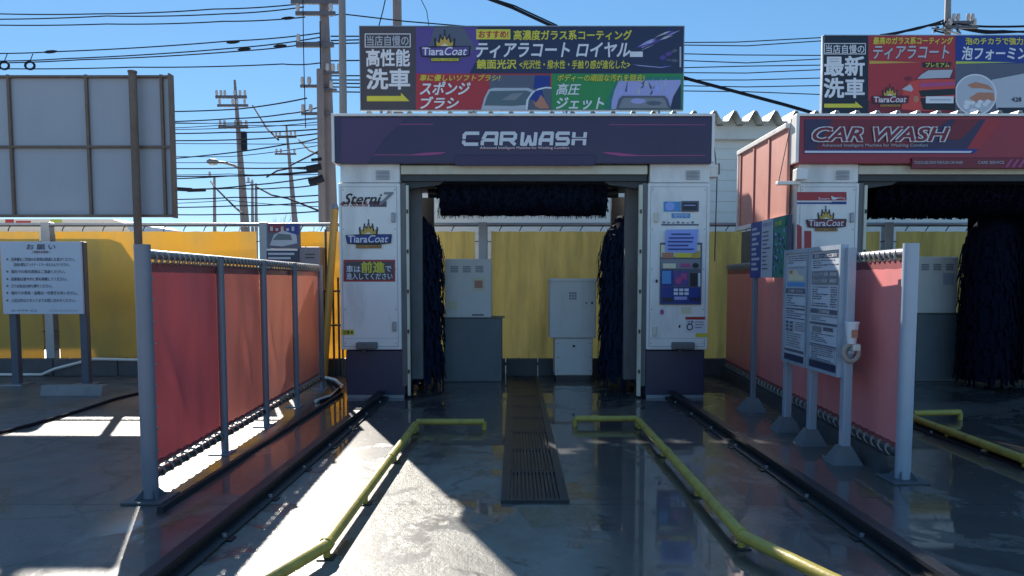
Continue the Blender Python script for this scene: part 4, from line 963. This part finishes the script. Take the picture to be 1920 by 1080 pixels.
b = MB(); p = G(75, 742); q = G(190, 742); b.prism([(p.x, p.y, 0), (p.x, p.y+0.03, 0.1), (p.x, p.y+0.13, 0.1), (p.x, p.y+0.16, 0)], (q.x-p.x, 0, 0), concrete); tag(b.build("wheel_stop", loc=tuple(p)), "low concrete wheel stop on the yard floor before the request notice", "wheel stop")
b = MB(); pts = [G(-40, 822, 0.016), G(60, 796, 0.016), G(150, 770, 0.016), G(215, 748, 0.016), G(280, 733, 0.016)]; b.tube(pts, 0.014, wire_m, 8); tag(b.build("ground_hose", loc=tuple(pts[0])), "thin black hose lying across the yard floor before the red partition", "hose")
b = MB(); pts = [G(-60, 712, 0.03), G(30, 712, 0.03), G(60, 700, 0.1), G(85, 690, 0.22), G(110, 690, 0.22), G(270, 690, 0.20)]
pts = [Vector((p.x, FD-0.22, p.z)) for p in pts]; b.tube(pts, 0.018, white_dull, 8); tag(b.build("conduit", loc=tuple(pts[0])), "white bent conduit pipe running along the foot of the yellow fence", "conduit")
# white van beyond the fence
VD = 9.7
vx1 = X(238, VD); vz = W(964, 411, VD).z
t = thing("parked_van", "white van parked just beyond the yellow fence behind the billboard", "van", (vx1-2.3, VD+0.8, 0))
vw = mat("van white paint", (0.74, 0.73, 0.70), 0.3, 0, 0.04, 3, coat=0.5)
body = [(vx1-4.3, 0.25), (vx1-4.35, vz-0.1), (vx1-4.25, vz), (vx1-0.15, vz), (vx1, vz-0.05), (vx1+0.45, 1.15), (vx1+0.72, 1.0), (vx1+0.75, 0.3)]
b = MB(); b.prism([(x_, VD, z_) for x_, z_ in body], (0, 1.6, 0), vw); b.build("body", t)
b = MB(); b.prism([(vx1-1.0, VD-0.004, 1.2), (vx1-0.95, VD-0.004, vz-0.2), (vx1-0.08, VD-0.004, vz-0.2), (vx1+0.26, VD-0.004, 1.2)], (0, -0.01, 0), I_glass); b.build("window", t)
b = MB(); fv = face(VD); b.quad(fv, 10, 411, 26, 423, I_red, 1); b.quad(fv, 30, 414, 58, 418, I_red, 1); b.quad(fv, 95, 411, 116, 424, I_lime, 1); b.build("decal", t)
for dx_ in (-3.6, -0.1):
    b = MB(); b.tube([(vx1+dx_, VD-0.02, 0.3), (vx1+dx_, VD+0.2, 0.3)], 0.3, black, 24); b.build("wheel", t)
# poster stand and grey locker near the fence
PD = 8.8; fP = face(PD)
t = thing("poster_stand", "small poster stand with red and blue car poster before the yellow fence", "poster stand", (X(530, PD), PD, 0))
a = W(501, 466, PD); c = W(562, 419, PD)
b = MB(); b.box((a.x, PD, a.z), (c.x, PD+0.03, c.z), I_slate); b.quad(fP, 503, 421, 535, 436, I_dred, 1); b.quad(fP, 536, 421, 560, 440, I_blue, 1); b.poly(fP, [(506, 460), (514, 440), (530, 432), (556, 440), (558, 456), (530, 462)], I_lgrey, 2); b.poly(fP, [(512, 450), (522, 438), (545, 440), (548, 450)], I_glass, 3)
for i in range(5): b.quad(fP, 507+i*10, 425+(i % 2)*3, 512+i*10, 433, I_lgrey, 2)
b.build("poster", t)
a = W(500, 491, PD); c = W(560, 467, PD)
b = MB(); b.box((a.x, PD, a.z), (c.x, PD+0.03, c.z), I_navy); b.quad(fP, 500, 466.5, 558, 470, I_white, 1); b.quad(fP, 503, 474, 552, 478, I_lgrey, 1); b.quad(fP, 503, 482, 545, 486, I_lgrey, 1); b.build("lower_panel", t)
for px_ in (502, 559): b = MB(); xx = X(px_, PD); b.box((xx-0.02, PD+0.031, 0), (xx+0.02, PD+0.07, W(964, 420, PD).z), steel); b.build("leg", t)
b = MB(); xx = X(580, PD+0.05); z = W(964, 463, PD+0.05).z; b.box((xx-0.16, PD+0.02, 0.0), (xx+0.14, PD+0.33, z), mat("locker grey", (0.20, 0.19, 0.22), 0.5, 0, 0.1, 5), 0.01); lk = thing("locker", "narrow grey metal locker behind the red partition beside the poster stand", "locker", (xx, PD+0.05, 0)); b.build("body", lk)
b = MB(); fl = face(PD+0.02); b.quad(fl, 572, 476, 590, 478, I_black, 1); b.quad(fl, 572, 482, 590, 484, I_black, 1); b.build("vent", lk)
b = MB(); p = W(628, 392, 8.9); q = W(607, 540, 8.9); b.tube([(q.x-0.02, 8.9, 0), tuple(p)], 0.045, mat("ochre pole paint", (0.42, 0.25, 0.06), 0.5, 0, 0.1, 5), 12); b.tube([tuple(p), (p.x, 8.9, p.z+0.06)], [0.05, 0.03], post_grey, 12); tag(b.build("leaning_pole", loc=(q.x, 8.9, 0)), "leaning ochre pole beside the purple gantry in front of the fence", "pole")
for i, (px_, pt_) in enumerate(((612, 430), (624, 520), (634, 520))):
    xx = X(px_, 9.0+0.05*i); b = MB(); b.tube([(xx, 9.0+0.05*i, 0), (xx, 9.0+0.05*i, W(964, pt_, 9.0).z)], 0.014, dark_pipe, 8)
    tag(b.build("standpipe", loc=(xx, 9.0+0.05*i, 0)), ("tall thin dark standpipe nearest the poster stand", "short dark standpipe, middle of three by the gantry", "short dark standpipe closest to the purple gantry")[i], "standpipe", "standpipes before the yellow fence")
b = MB(); z1_, z2_ = W(964, 546, 8.95).z, W(964, 610, 8.95).z
for z in (z1_, z2_): b.tube([(X(606, 8.95), 8.97, z), (X(640, 8.95), 8.97, z)], 0.012, dark_pipe, 8)
b.tube([(X(606, 8.95), 8.97, z1_), (X(606, 8.95), 8.97, 0)], 0.012, dark_pipe, 8); b.tube([(X(640, 8.95), 8.97, z1_), (X(640, 8.95), 8.97, 0)], 0.012, dark_pipe, 8)
tag(b.build("pipe_rack", loc=(X(620, 8.95), 8.97, 0)), "low dark pipe rack between red partition and purple gantry", "pipe rack")
# hoses by the gantry foot
for i in range(2):
    b = MB(); pts = [G(600+i*14, 705+i*8, 0.02), G(628, 712+i*9, 0.05), G(642-i*6, 724+i*6, 0.02), G(622, 742+i*4, 0.02), G(592+i*10, 752, 0.02)]; b.tube(pts, 0.018, (white_dull, wire_m)[i], 8)
    tag(b.build("water_hose", loc=tuple(pts[0])), ("pale water hose looped on the floor at the purple gantry's foot", "black water hose looped on the floor at the purple gantry's foot")[i], "hose", "water hoses by the gantry")

foot_conc = mat("damp foot concrete", (0.15, 0.16, 0.17), 0.6, 0, 0.25, 9, bump=0.4, dirt=(0.07, 0.07, 0.075))
# ------------------------------------------------------------------ notice board along the right partition
def wsx(X0): return side(X0, -1)
q0 = G(1587, 872); q1 = G(1490, 815)
NX = (q0.x+q1.x)/2
t = thing("double_notice_board", "double framed notice board on three blue grey posts before the faded red partition", "notice board", (NX, (q0.y+q1.y)/2, 0))
m_ = side(NX-0.03, -1)
ys = [WX(1590, 600, NX).y, WX(1526, 600, NX).y, WX(1479, 600, NX).y]
ztp = WX(1588, 465, NX).z; zbt = WX(1588, 708, NX).z+0.02
for i, yy in enumerate(ys):
    b = MB(); b.box((NX-0.025, yy-0.03, 0), (NX+0.03, yy+0.03, ztp), post_blue, 0.005); pl = b.build("post", t)
    b = MB()
    bot = [(NX-0.10, yy-0.085, 0), (NX+0.09, yy-0.085, 0), (NX+0.09, yy+0.085, 0), (NX-0.10, yy+0.085, 0)]; top = [(NX-0.04, yy-0.035, 0.115), (NX+0.035, yy-0.035, 0.115), (NX+0.035, yy+0.035, 0.115), (NX-0.04, yy+0.035, 0.115)]
    b.add(bot+top, [(3, 2, 1, 0), (4, 5, 6, 7)]+[(k, (k+1) % 4, (k+1) % 4+4, k+4) for k in range(4)], foot_conc); b.build("foot", pl)
for i in range(2):
    ya, yb = ys[i]+0.035, ys[i+1]-0.035
    b = MB(); b.box((NX-0.04, ya, zbt), (NX-0.01, yb, ztp-0.01), sign_white); pn = b.build("panel", t)
    b = MB(); e = 0.022
    b.box((NX-0.055, ya, zbt-e), (NX-0.005, yb, zbt-0.001), post_blue); b.box((NX-0.055, ya, ztp-0.009), (NX-0.005, yb, ztp+e), post_blue); b.box((NX-0.055, ya-e, zbt-e), (NX-0.005, ya-0.001, ztp+e), post_blue); b.box((NX-0.055, yb+0.001, zbt-e), (NX-0.005, yb+e, ztp+e), post_blue)
    b.build("panel_frame", pn)
    b = MB(); H_ = ztp-0.01-zbt; wd = yb-ya
    mp = lambda u, v, k=1: Vector((NX-0.04-0.002*k, yb-u*wd, ztp-0.01-v*H_))   # u from far to near, v downwards
    b.quad(mp, 0.0, 0.94, 1.0, 1.0, I_navy, 1)
    rnd = random.Random(20+i)
    def rows(v0, v1, n, ink_, u0=0.06, u1=0.94, cols=1):
        for q in range(n):
            v = v0+(v1-v0)*q/n; u = u0
            while u < u1-0.04:
                w = rnd.uniform(0.04, 0.16); e = min(u+w, u1); b.quad(mp, u, v, e, v+(v1-v0)/n*rnd.uniform(0.34, 0.52), ink_, 1); u = e+rnd.uniform(0.012, 0.03)
                if rnd.random() < 0.10: break
    if i == 0:
        b.quad(mp, 0.03, 0.02, 0.97, 0.06, I_slate, 1); b.text(mp, "洗車コースのご案内", 0.12, 0.025, 0.88, 0.055, I_white, 3, 0.02)
        rows(0.075, 0.15, 4, I_slate); b.quad(mp, 0.03, 0.165, 0.97, 0.285, I_grey, 1); b.text(mp, "シャンプー洗車", 0.1, 0.18, 0.62, 0.21, I_white, 3, 0.01); b.text(mp, "¥500", 0.68, 0.18, 0.9, 0.21, I_white, 3, 0.02); b.text(mp, "ワックス洗車", 0.1, 0.235, 0.58, 0.265, I_white, 3, 0.01); b.text(mp, "¥800", 0.68, 0.235, 0.9, 0.265, I_white, 3, 0.02)
        rows(0.30, 0.48, 9, I_slate, 0.06, 0.62); rows(0.30, 0.48, 9, I_slate, 0.70, 0.92)
        b.quad(mp, 0.03, 0.49, 0.97, 0.53, I_slate, 1); b.text(mp, "ご利用料金", 0.3, 0.495, 0.7, 0.525, I_white, 3, 0.02); rows(0.545, 0.60, 3, I_grey); b.quad(mp, 0.03, 0.605, 0.97, 0.625, I_slate, 1)
        b.quad(mp, 0.1, 0.64, 0.42, 0.69, I_grey, 1); b.quad(mp, 0.5, 0.64, 0.82, 0.67, I_slate, 1); rows(0.70, 0.78, 5, I_slate); b.quad(mp, 0.03, 0.79, 0.97, 0.80, I_slate, 1)
        rows(0.81, 0.93, 7, I_slate, 0.10, 0.86); b.frame(mp, 0.05, 0.805, 0.93, 0.935, 0.01, I_grey, 2)
    else:
        rows(0.02, 0.10, 4, I_slate); b.quad(mp, 0.06, 0.115, 0.94, 0.31, I_lgrey, 1); b.quad(mp, 0.08, 0.265, 0.92, 0.305, I_sky, 2); b.poly(mp, [(0.12, 0.25), (0.2, 0.17), (0.5, 0.15), (0.62, 0.19), (0.85, 0.21), (0.88, 0.25)], I_cream, 2); b.ell(mp, 0.28, 0.17, 0.08, 0.018, I_orange, 3); rows(0.125, 0.15, 1, I_grey)
        b.quad(mp, 0.02, 0.32, 0.98, 0.37, I_slate, 1); b.text(mp, "ご注意ください", 0.15, 0.33, 0.85, 0.36, I_white, 3, 0.02)
        rows(0.385, 0.50, 5, I_slate); b.quad(mp, 0.04, 0.505, 0.96, 0.52, I_slate, 1); rows(0.53, 0.59, 3, I_slate); b.quad(mp, 0.04, 0.595, 0.96, 0.605, I_slate, 1)
        for q in range(6): b.quad(mp, 0.06+0.2*(q % 2), 0.63+0.035*(q//2), 0.2+0.2*(q % 2), 0.655+0.035*(q//2), I_slate, 1)
        rows(0.63, 0.72, 5, I_grey, 0.5, 0.92); rows(0.74, 0.88, 6, I_grey, 0.08, 0.8); b.quad(mp, 0.04, 0.89, 0.96, 0.915, I_slate, 1)
    b.build("print", pn)
# paper cup and holder ring
cy_ = ys[0]-0.06; cz = WX(1592, 626, NX).z
b = MB(); b.tube([(NX, cy_, cz-0.06), (NX, cy_, cz+0.075)], [0.028, 0.042], I_white, 18); b.tube([(NX, cy_, cz+0.07), (NX, cy_, cz+0.08)], 0.045, I_white, 18); b.poly(lambda x_, y_, k=0: Vector((NX+x_, cy_-0.043, cz+y_)), [(-0.02, -0.02), (0.02, -0.02), (0.02, 0.03), (-0.02, 0.03)], I_skin); tag(b.build("paper_cup", loc=(NX, cy_, cz-0.06)), "white paper cup set on the holder at the double notice board's side", "cup")
b = MB(); zz = WX(1592, 660, NX).z
pts = [(NX+math.cos(a)*0.048, cy_, zz+math.sin(a)*0.055) for a in [2*math.pi*i/20 for i in range(21)]]
b.tube(pts, 0.016, mat("holder beige", (0.36, 0.31, 0.27), 0.6, 0, 0.2, 8), 8); b.box((NX-0.0, cy_-0.03, zz+0.01), (NX+0.05, cy_+0.03, cz-0.061), white_dull, 0.01); b.box((NX-0.02, cy_, zz-0.01), (NX+0.02, ys[0]-0.03, zz+0.01), post_blue); tag(b.build("cup_holder", loc=(NX, cy_, zz)), "beige ring holder fixed to the nearest post of the double notice board", "holder")
# triple poster board behind
q = G(1414, 772)
TX = q.x
t = thing("poster_board", "three-sheet blue poster board on a wedge foot beside the faded red partition", "poster board", tuple(q))
ya = WX(1480, 450, TX).y; yb = WX(1412, 450, TX).y; z0 = WX(1412, 521, TX).z; z1 = WX(1412, 419, TX).z
b = MB(); b.box((TX-0.02, ya, z0), (TX+0.02, yb, z1), I_navy, 0.003); b.build("panel", t)
mp = lambda u, v, k=1: Vector((TX-0.02-0.002*k, yb-u*(yb-ya), z1-v*(z1-z0)))
b = MB(); b.quad(mp, 0, 0, 0.33, 1, I_blue, 1); b.quad(mp, 0.34, 0, 0.66, 1, I_peri, 1); b.quad(mp, 0.34, 0.0, 0.66, 1, I_lgrey, 2); b.quad(mp, 0.67, 0, 1, 1, I_teal, 1)
rnd = random.Random(8)
for k in range(9): b.quad(mp, 0.05, 0.10+k*0.09, 0.05+rnd.uniform(0.12, 0.24), 0.145+k*0.09, I_lgrey, 2)
b.text(mp, "お知らせ", 0.38, 0.05, 0.62, 0.12, I_blue, 3)
for k in range(10): b.quad(mp, 0.38, 0.2+k*0.07, 0.38+rnd.uniform(0.1, 0.24), 0.225+k*0.07, I_slate, 3)
for k in range(60):
    u, v, q = 0.70+0.26*rnd.random(), 0.24+0.7*rnd.random(), rnd.uniform(0.6, 1.2); b.ell(mp, u, v, 0.016*q, 0.028*q, (I_blue, I_sky, I_slate, I_navy, I_teal, I_peri)[k % 6], 2, 9)
b.quad(mp, 0.69, 0.05, 0.98, 0.17, I_teal, 2); b.text(mp, "洗車", 0.72, 0.07, 0.9, 0.15, I_lime, 5, 0.02); b.build("poster", t)
b = MB(); b.box((TX-0.022, yb-0.11, 0), (TX+0.022, yb-0.066, z1), post_grey, 0.004); pl = b.build("post", t)
b = MB(); yy = yb-0.09; bot = [(TX-0.12, yy-0.10, 0), (TX+0.10, yy-0.10, 0), (TX+0.10, yy+0.10, 0), (TX-0.12, yy+0.10, 0)]; top = [(TX-0.04, yy-0.04, 0.12), (TX+0.04, yy-0.04, 0.12), (TX+0.04, yy+0.04, 0.12), (TX-0.04, yy+0.04, 0.12)]
b.add(bot+top, [(3, 2, 1, 0), (4, 5, 6, 7)]+[(k, (k+1) % 4, (k+1) % 4+4, k+4) for k in range(4)], foot_conc); b.build("foot", pl)

# ------------------------------------------------------------------ poles and wires
def ipole(name, label, pxt, pyt, pxb, pyb, D, wt, wb, m, arms=(), steps=True, grp="utility poles beyond the fence"):
    top = W(pxt, pyt, D); bt = W(pxb, pyb, D); dirv = (top-bt); k = -bt.z/dirv.z; base = bt+dirv*k
    t = thing(name, label, "utility pole", tuple(base), grp)
    b = MB(); b.tube([base, bt, top], [wb/2*1.15, wb/2, wt/2], m, 16); b.build("pole", t)
    for (py, xa, xb, th, ins) in arms:
        s = (py-pyt)/(pyb-pyt); c = top.lerp(bt, s); z = W(CX, py, D).z
        x0, x1 = X(xa, D), X(xb, D)
        b = MB(); b.box((x0, D-0.22, z-th/2), (x1, D-0.14, z+th/2), metal_arm); arm = b.build("crossarm", t)
        for q in ins:
            xx = X(q, D); b = MB(); b.tube([(xx, D-0.18, z+th/2), (xx, D-0.18, z+th/2+0.07), (xx, D-0.18, z+th/2+0.2)], [0.025, 0.06, 0.045], insul, 8); b.build("insulator", arm)
    return t
t = ipole("utility_pole", "thick concrete utility pole with crossarms rising directly left of the purple gantry", 606, -30, 622, 415, 20, 0.23, 0.33, pole_conc,
      [(8, 560, 655, 0.12, (566, 580, 640)), (30, 568, 640, 0.1, (572, 632)), (88, 568, 636, 0.13, (572,)), (165, 574, 622, 0.07, (578, 590)), (216, 575, 630, 0.07, (578, 592)), (140, 618, 648, 0.06, (624, 634, 645)), (172, 618, 640, 0.06, (630,))])
b = MB()
for (x0, y0, x1, y1, r_) in ((575, 317, 602, 312, 0.085), (580, 342, 606, 334, 0.095), (584, 300, 603, 298, 0.04)):
    b.tube([W(x0, y0, 19.6), W(x1, y1, 19.6)], r_, wire_m, 10)
b.build("cable_closure", t)
b = MB(); b.tube([W(600, 130, 19.7), W(604, 420, 19.7)], 0.09, pole_conc, 10); b.build("riser_duct", t)
b = MB(); b.tube([W(568, 0, 19.7), W(569, 90, 19.7), W(573, 240, 19.7)], 0.012, wire_m, 6); b.tube([W(600, 40, 19.7), W(601, 130, 19.7)], 0.015, wire_m, 6); b.build("down_wire", t)
t = thing("flag_pole", "plain grey steel pole between the concrete utility pole and the roof sign", "steel pole", tuple(Vector((W(646, 200, 15).x, 15, 0))))
b = MB(); p = W(641, -40, 15); q = W(643.5, 215, 15); b.tube([(q.x+0.02, 15, 0), tuple(q), tuple(p)], [0.085, 0.075, 0.065], pole_steel, 14); b.tube([tuple(p), (p.x, 15, p.z+0.06)], [0.07, 0.03], pole_steel, 14); b.build("pole", t)
b = MB(); b.box((q.x-0.25, 14.8, 0), (q.x+0.25, 15.2, 0.03), pole_steel); b.build("base_plate", t)
t = thing("flag_pole", "dark grey steel pole sticking up behind the charcoal end of the roof sign", "steel pole", tuple(Vector((W(745, 60, 24.5).x, 24.5, 0))))
b = MB(); p = W(744, -30, 24.5); b.tube([(p.x+0.02, 24.5, 0), (p.x, 24.5, p.z)], [0.19, 0.14], pole_conc, 14); b.tube([tuple(p), (p.x, 24.5, p.z+0.05)], [0.15, 0.1], pole_conc, 14); b.build("pole", t)
b = MB(); b.box((p.x-0.4, 24.1, 0), (p.x+0.4, 24.9, 0.04), pole_conc); b.build("base_plate", t)
t = ipole("utility_pole", "tilted dark utility pole with double crossarms and a street lamp beyond the fence", 440, 150, 459, 416, 30, 0.09, 0.34, pole_conc,
      [(184, 417, 474, 0.12, (419, 427, 434, 452, 462, 471)), (200, 420, 476, 0.1, (424, 448, 456, 470)), (240, 421, 475, 0.12, (424, 432, 452, 462, 472))])
D = 30
b = MB(); b.tube([W(452, 318, 29.6), W(438, 310, 29.6), W(420, 305, 29.6), W(408, 304, 29.6)], 0.05, pole_steel, 8); la = b.build("lamp_arm", t)
b = MB(); p0 = W(388, 303, 29.6); p1 = W(410, 304, 29.6); b.tube([p0, p0.lerp(p1, 0.3), p0.lerp(p1, 0.8), p1], [0.05, 0.13, 0.11, 0.05], pole_steel, 12); mp_ = p0.lerp(p1, 0.45); b.tube([mp_, mp_-Vector((0, 0, 0.16))], [0.12, 0.05], white_dull, 12); b.build("lamp_head", la)
b = MB(); b.box((W(456, 268, 29.7).x-0.05, 29.6, W(456, 285, 30).z), (W(462, 268, 29.7).x, 29.8, W(456, 250, 30).z), wire_m); b.build("meter_box", t)
ipole("utility_pole", "slim dark utility pole with two crossarms, furthest toward the concrete pole", 537, 236, 553, 416, 36, 0.09, 0.28, pole_conc,
      [(258, 524, 563, 0.12, (526, 533, 545, 553, 561)), (290, 523, 562, 0.09, (526, 534, 548, 559))])
for i, (px_, pt_, D_) in enumerate(((402, 330, 32), (473, 340, 34), (480, 344, 34.5))):
    ipole("utility_pole", ("thin bare pole under the street lamp head", "thin bare pole, first of the close pair between the crossarm poles", "thin bare pole, second of the close pair between the crossarm poles")[i], px_, pt_, px_+0.5, 414, D_, 0.10, 0.14, pole_steel, [(pt_+3, px_-4, px_+4, 0.05, (px_,))] )
ipole("utility_pole", "pale utility pole tangled in cables rising behind the red bay's roof sign", 1778, -20, 1776, 64, 22, 0.16, 0.18, pole_steel, [(46, 1758, 1800, 0.07, (1762, 1770, 1788, 1796)), (55, 1750, 1806, 0.07, (1756, 1800))])

def wire(pts, r, label, grp, D0, D1=None, sag=0.0, cat="cable", name="overhead_wire"):
    """a hanging wire through photo points, from depth D0 to D1"""
    D1 = D1 or D0; n = len(pts); P = [W(x, y, D0+(D1-D0)*i/(n-1)) for i, (x, y) in enumerate(pts)]
    Q = []
    for a, c in zip(P, P[1:]):
        for k in range(8):
            s = k/8; q = a.lerp(c, s); q.z -= sag*4*s*(1-s); Q.append(q)
    Q.append(P[-1])
    b = MB(); b.tube(Q, r, wire_m, 6); tag(b.build(name, loc=tuple(Q[0])), label, cat, grp)
GU = "overhead wires above the billboard"
for pts in ([(-60, 24), (180, 26), (400, 17), (566, 7)], [(-60, 36), (200, 30), (420, 26), (570, 13)], [(-60, 46), (200, 45), (420, 40), (572, 32)],
            [(-60, 99), (100, 97), (430, 77), (600, 62)], [(-60, 114), (120, 110), (440, 90), (600, 70)], [(-60, 118), (150, 112), (460, 95), (600, 78)], [(-60, 128), (250, 126), (530, 120), (600, 118)]):
    wire([(-700, pts[0][1]+6)]+pts, 0.016, "thin overhead wire crossing the sky above the billboard to the concrete pole", GU, 22, 20, 0.03)
b = MB()
GL = "overhead wires between billboard and concrete pole"
low = [[(250, 209), (440, 205), (575, 184)], [(250, 229), (440, 222), (540, 213), (600, 200)], [(250, 249), (430, 248), (600, 242)], [(250, 262), (440, 262), (600, 250)],
       [(250, 300), (380, 292), (540, 270), (600, 258)], [(250, 314), (440, 315), (600, 312)], [(250, 328), (420, 330), (600, 320)], [(250, 336), (430, 330), (600, 322)],
       [(250, 356), (350, 355), (470, 347), (600, 330)], [(250, 354), (440, 353), (530, 352), (600, 345)], [(250, 374), (440, 370), (600, 366)], [(250, 388), (440, 386), (600, 378)], [(250, 400), (430, 402), (600, 396)]]
rnd = random.Random(12)
for q in range(9):
    y0 = rnd.uniform(215, 400); low.append([(250, y0), (430, y0+rnd.uniform(-8, 6)), (600, y0+rnd.uniform(-18, 10))])
for k_, p in enumerate(low): wire([(-700, p[0][1]+10)]+p, 0.02 if k_ < 13 else 0.012, "thin overhead wire strung low across the sky between billboard and concrete pole", GL, 28, 20.5, 0.03)
for pts, lab in (([(474, 198), (500, 240), (522, 262)], "slack wire slanting down between the two crossarm poles"), ([(395, 340), (402, 350), (440, 388), (456, 402)], "guy wire slanting from the thin lamp pole to the tilted pole foot"), ([(480, 350), (510, 366), (540, 372), (600, 396)], "drooping cable from the close pair of poles to the concrete pole"), ([(500, 332), (520, 320), (545, 315), (580, 317)], "thick cable rising to the black closure on the concrete pole"), ([(560, 262), (580, 282), (600, 290)], "slack wire from the slim pole to the concrete pole"), ([(545, 310), (575, 295), (600, 282)], "straight stay wire crossing behind the slim pole's lower arm")):
    wire(pts, 0.028, lab, None, 26, 20.5, 0.0)
b = MB(); b.tube([W(327, 354, 26), W(360, 356, 26)], 0.07, wire_m, 10); b.tube([W(352, 357, 26), W(385, 356, 26)], 0.06, wire_m, 10); tag(b.build("cable_closure", loc=tuple(W(327, 354, 26))), "black cable closure hanging on a low wire beside the billboard edge", "cable closure")
for i, px_ in enumerate((8, 56)):
    b = MB(); c = W(px_, 123, 21); b.tube([(c.x+0.13*math.cos(a), 21, c.z+0.1*math.sin(a)) for a in [2*math.pi*k/18 for k in range(19)]], 0.03, wire_m, 6); b.tube([(c.x, 21, c.z+0.1), (c.x+0.1, 21, c.z+0.32)], 0.012, wire_m, 5)
    tag(b.build("cable_coil", loc=tuple(c)), ("coiled spare cable at the very edge above the billboard", "coiled spare cable above the first full billboard panel")[i], "cable coil", "cable coils above the billboard")
for i, (px_, py_) in enumerate(((437, 79), (458, 92), (540, 34), (525, 86), (95, 97))):
    b = MB(); p0 = W(px_-12, py_+1, 21); p1 = W(px_+12, py_-1, 21); b.tube([p0, p0.lerp(p1, 0.3), p0.lerp(p1, 0.7), p1], [0.02, 0.045, 0.045, 0.02], wire_m, 8)
    tag(b.build("wire_sleeve", loc=tuple(p0)), "short dark sleeve joint on a wire above the billboard", "wire sleeve", "sleeves on the wires above the billboard")
GP = "short wires between the poles and the roof sign"
for pts in ([(620, 30), (640, 26), (760, 40)], [(620, 68), (700, 68)], [(620, 76), (700, 74)], [(620, 82), (700, 80)], [(620, 114), (700, 113)], [(620, 142), (700, 142)], [(620, 150), (700, 150)], [(620, 156), (700, 157)], [(620, 163), (700, 164)], [(620, 172), (690, 173)]):
    wire(pts+[(1150, max(72, pts[-1][1]+4))], 0.018, "short wire from the concrete pole running in behind the roof sign", GP, 20, 21, 0.0)
GR = "thin overhead wires between the two roof signs"
for pts in ([(1240, 80), (1380, 79), (1550, 70)], [(1240, 84), (1400, 86), (1550, 76)], [(1240, 100), (1380, 103), (1550, 104)], [(1240, 112), (1400, 118), (1550, 110)], [(1240, 128), (1400, 124), (1550, 122)], [(1240, 136), (1400, 137), (1550, 130)], [(1240, 150), (1400, 150), (1550, 146)], [(1240, 160), (1400, 163), (1560, 160)], [(1240, 170), (1400, 172), (1560, 178)]):
    wire([(760, pts[0][1]+2)]+pts+[(2300, pts[-1][1]-8)], 0.016, "thin overhead wire crossing the blue gap between the two roof signs", GR, 24, 24, 0.0)
wire([(640, -120), (900, -8), (960, 14), (1020, 42), (1060, 60), (1180, 110), (1290, 148), (1380, 172), (1470, 196), (1560, 222)], 0.04, "thick black cable slanting down behind the roof signs to the warehouse eave", None, 20, 17.5, 0.0)
wire([(645, -118), (905, -8), (965, 11), (1045, 48)], 0.02, "thin grey cable beside the thick one above the roof sign", None, 20, 19, 0.0)
for i, pts in enumerate(([(1640, 70), (1700, 58), (1740, 48), (1778, 42)], [(1650, 66), (1720, 52), (1770, 38)], [(1778, 36), (1800, 45), (1860, 50), (1980, 46)], [(1780, 44), (1830, 56), (1880, 58), (1980, 60)], [(1790, 50), (1850, 62), (1980, 54)])):
    wire(pts, 0.03, "dark twisted cable hanging off the pale pole behind the red bay's sign", "cables on the pale pole", 21.9, 22.2, 0.02)
rnd = random.Random(4)
b = MB()
for i in range(16):
    x0 = 1752+rnd.uniform(0, 46); y0 = 40+abs(x0-1776)*0.5+rnd.uniform(-4, 12); b.tube([W(x0, y0, 21.9), W(x0+rnd.uniform(-10, 10), y0+rnd.uniform(-3, 10), 21.8), W(x0+rnd.uniform(-16, 16), y0+rnd.uniform(-2, 12), 21.9)], 0.025, (wire_m, insul, pole_steel)[i % 3], 5)
tag(b.build("cable_tangle", loc=tuple(W(1776, 50, 21.9))), "tangle of cable ends and clamps round the pale pole's arms", "cable tangle")
wire([(710, 50), (718, 20), (724, -8), (760, -140)], 0.016, "thin stay wire above the charcoal end of the roof sign", None, 22)
wire([(740, -110), (786, -8), (800, 20), (806, 60)], 0.012, "faint drop wire above the crown logo of the roof sign", None, 22)
# bare winter trees beyond the fence
def twig_tree(px_, D, py_top, seed, label):
    rnd = random.Random(seed); base = W(px_, 525, D); base.z = 0; zt_ = W(px_, py_top, D).z
    t = thing("bare_tree", label, "tree", tuple(base), "bare winter trees beyond the fence")
    bark = mat("bare bark", (0.16, 0.12, 0.10), 0.9, 0, 0.2, 8)
    b = MB(); h = zt_*0.45; b.tube([base, base+Vector((0.05, 0, h*0.5)), base+Vector((0, 0, h))], [0.12, 0.09, 0.06], bark, 8); b.build("trunk", t)
    b = MB()
    def br(p, d, L_, r_, n):
        e = p+d*L_; b.tube([p, p.lerp(e, 0.5)+Vector((rnd.uniform(-0.05, 0.05), 0, 0))*L_, e], [r_, r_*0.8, r_*0.55], bark, 5)
        if n == 0: return
        for _ in range(3):
            dd = (d+Vector((rnd.uniform(-0.6, 0.6), rnd.uniform(-0.6, 0.6), rnd.uniform(0.0, 0.5)))).normalized(); br(p.lerp(e, rnd.uniform(0.5, 1)), dd, L_*rnd.uniform(0.55, 0.8), r_*0.55, n-1)
    for k in range(5): br(base+Vector((0, 0, h*rnd.uniform(0.6, 1))), Vector((rnd.uniform(-0.7, 0.7), rnd.uniform(-0.7, 0.7), 1)).normalized(), (zt_-h)*0.42, 0.04, 3)
    b.build("crown", t)
twig_tree(506, 40, 388, 1, "bare winter tree whose twigs show left of the slim pole"); twig_tree(530, 42, 386, 2, "bare winter tree whose twigs show directly before the slim pole"); twig_tree(572, 41, 398, 3, "low bare winter tree between slim pole and concrete pole"); twig_tree(424, 44, 402, 5, "low bare winter tree by the tilted crossarm pole")
